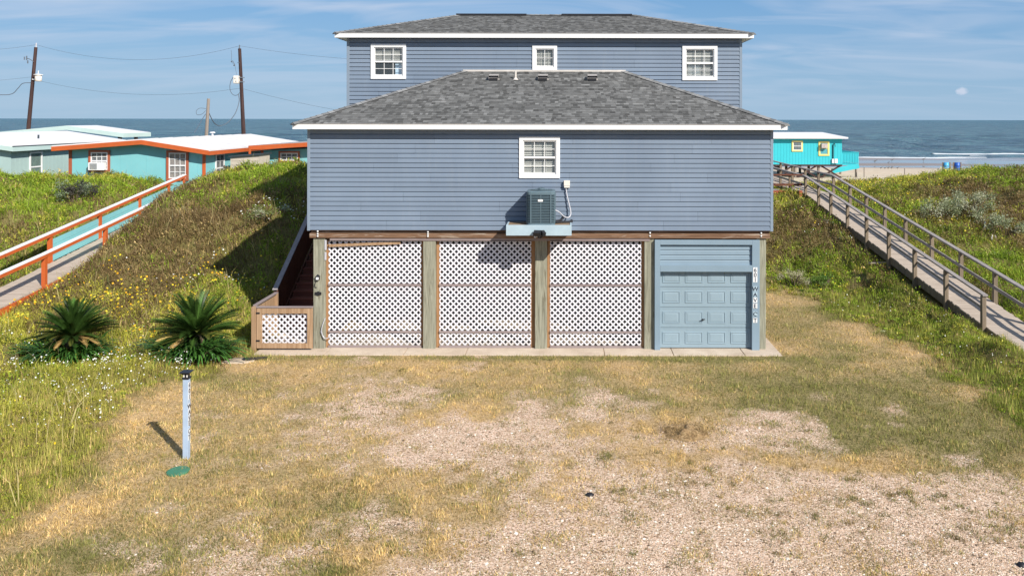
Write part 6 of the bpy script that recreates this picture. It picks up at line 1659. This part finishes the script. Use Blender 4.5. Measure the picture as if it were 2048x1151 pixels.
m_ = MB(); m_.bar((b1 - .6, BY_ + 1.3, bz0 - .75), (dx1, BY_ + 1.3, bz0 - .2), .04, .5); m_.build('stair_skirt', MAT['turq2'], bh)
for xx in (dx1 - .15,):
    for yy in (BY_ + 1.7, BY_ + 6.3):
        m_ = MB(); m_.cyl((xx, yy, gzb - .6), (xx, yy, bz0 - .15), .11); m_.build('stilt', MAT['polegrey'], bh)

# beach barrels, stakes and birds
def bheight(y): return float(np.interp(y, [63.5, 66, 90, 104, 118, 150], [0, .30, .22, -.45, -.80, -1.04]))
def barrel(px, mat, lab, tl):
    Y = 88; x = X(px, Y); z = bheight(Y) + .12; t = thing('beach_barrel', (x, Y, z), lab, 'barrel', 'blue barrels on the beach')
    m = MB(); dx = math.tan(tl)
    prof = [(.27, 0), (.30, .03), (.31, .28), (.325, .30), (.31, .32), (.31, .60), (.325, .62), (.31, .64), (.30, .90), (.28, .93)]
    vs = []; fs = []; n = 18
    for k, (r, zz) in enumerate(prof):
        for i in range(n): a = 2 * math.pi * i / n; vs.append((x + r * math.cos(a) + dx * zz, Y + r * math.sin(a), z + .06 + zz))
        if k:
            for i in range(n): fs.append(((k - 1) * n + i, (k - 1) * n + (i + 1) % n, k * n + (i + 1) % n, k * n + i))
    fs += [tuple(range(n - 1, -1, -1)), tuple(range((len(prof) - 1) * n, len(prof) * n))]
    m.add(vs, fs); m.build('drum', mat, t, smooth=True)
    for s in (-1, 1):
        m = MB(); m.box(x + s * .40 - .05 + .0, x + s * .40 + .05, Y - .05, Y + .05, z - .5, z + 1.02); m.build('post', MAT['deckpost'], t)
    m = MB(); m.box(x - .45, x + .45, Y - .06, Y + .06, z - .02, z + .055); m.build('crossbar', MAT['deckpost'], t)
barrel(1893, MAT['barrell'], 'lighter blue plastic barrel between two posts on the beach', -.06)
barrel(1914.5, MAT['barrelb'], 'deep blue plastic barrel between two posts on the beach', -.02)
for px_, pt, pb, lab in ((1809.5, 335, 352, 'thin wooden stake standing in the sand left of the barrels'), (1728.5, 333, 346, 'thin wooden stake in the sand near the turquoise cabin')):
    Y = 80; m_ = MB(); x = X(px_, Y); m_.cyl((x, Y, -.2), (x, Y, Z(pt, Y)), .05, n=8); tag(m_.build('stake', MAT['polegrey']), lab, 'stake', 'wooden stakes on the beach')
def bird(px, Y, s, lab):
    x = X(px, Y); z = bheight(Y); t = thing('shore_bird', (x, Y, z), lab, 'bird', 'shore birds on the wet sand')
    m = MB(); vs = []; fs = []; n = 8
    prof = [(-.20, .0, .24), (-.14, .035, .26), (0, .07, .28), (.12, .06, .31), (.18, .03, .37), (.21, .035, .42), (.25, .02, .43), (.33, .004, .42)]
    for k, (px2, r, zz) in enumerate(prof):
        for i in range(n): a = 2 * math.pi * i / n; vs.append((x + px2 * s, Y + r * s * math.cos(a), z + (zz + r * math.sin(a)) * s))
        if k:
            for i in range(n): fs.append(((k - 1) * n + i, (k - 1) * n + (i + 1) % n, k * n + (i + 1) % n, k * n + i))
    for dy in (-.03, .03):
        b0_ = len(vs)
        for (qx, qz, r) in ((.0, .23, .012), (-.02, .12, .009), (.0, -.02, .012)):
            for i in range(4): a = math.pi / 2 * i; vs.append((x + (qx + r * math.cos(a)) * s, Y + (dy + r * math.sin(a)) * s, z + qz * s))
        for k in range(2):
            for i in range(4): fs.append((b0_ + k * 4 + i, b0_ + k * 4 + (i + 1) % 4, b0_ + (k + 1) * 4 + (i + 1) % 4, b0_ + (k + 1) * 4 + i))
    m.add(vs, fs); m.build('body', MAT['feather'], t, smooth=True)
for i, px_ in enumerate((1762, 1770, 1776.5, 1783, 1795)): bird(px_, 103 + i * .2, .8, 'small dark bird standing in the row at the edge of dry sand')
for px_, Y, s, l_ in ((1750, 126, 1.3, 'leftmost tall bird wading in the shallow water'), (1784, 131, 1.1, 'wading bird above the middle of the bird row'), (1777, 124, .9, 'wading bird just above the right of the bird row'), (1847, 134, 1.3, 'lone tall bird wading left of the blue barrels')): bird(px_, Y, s, l_)
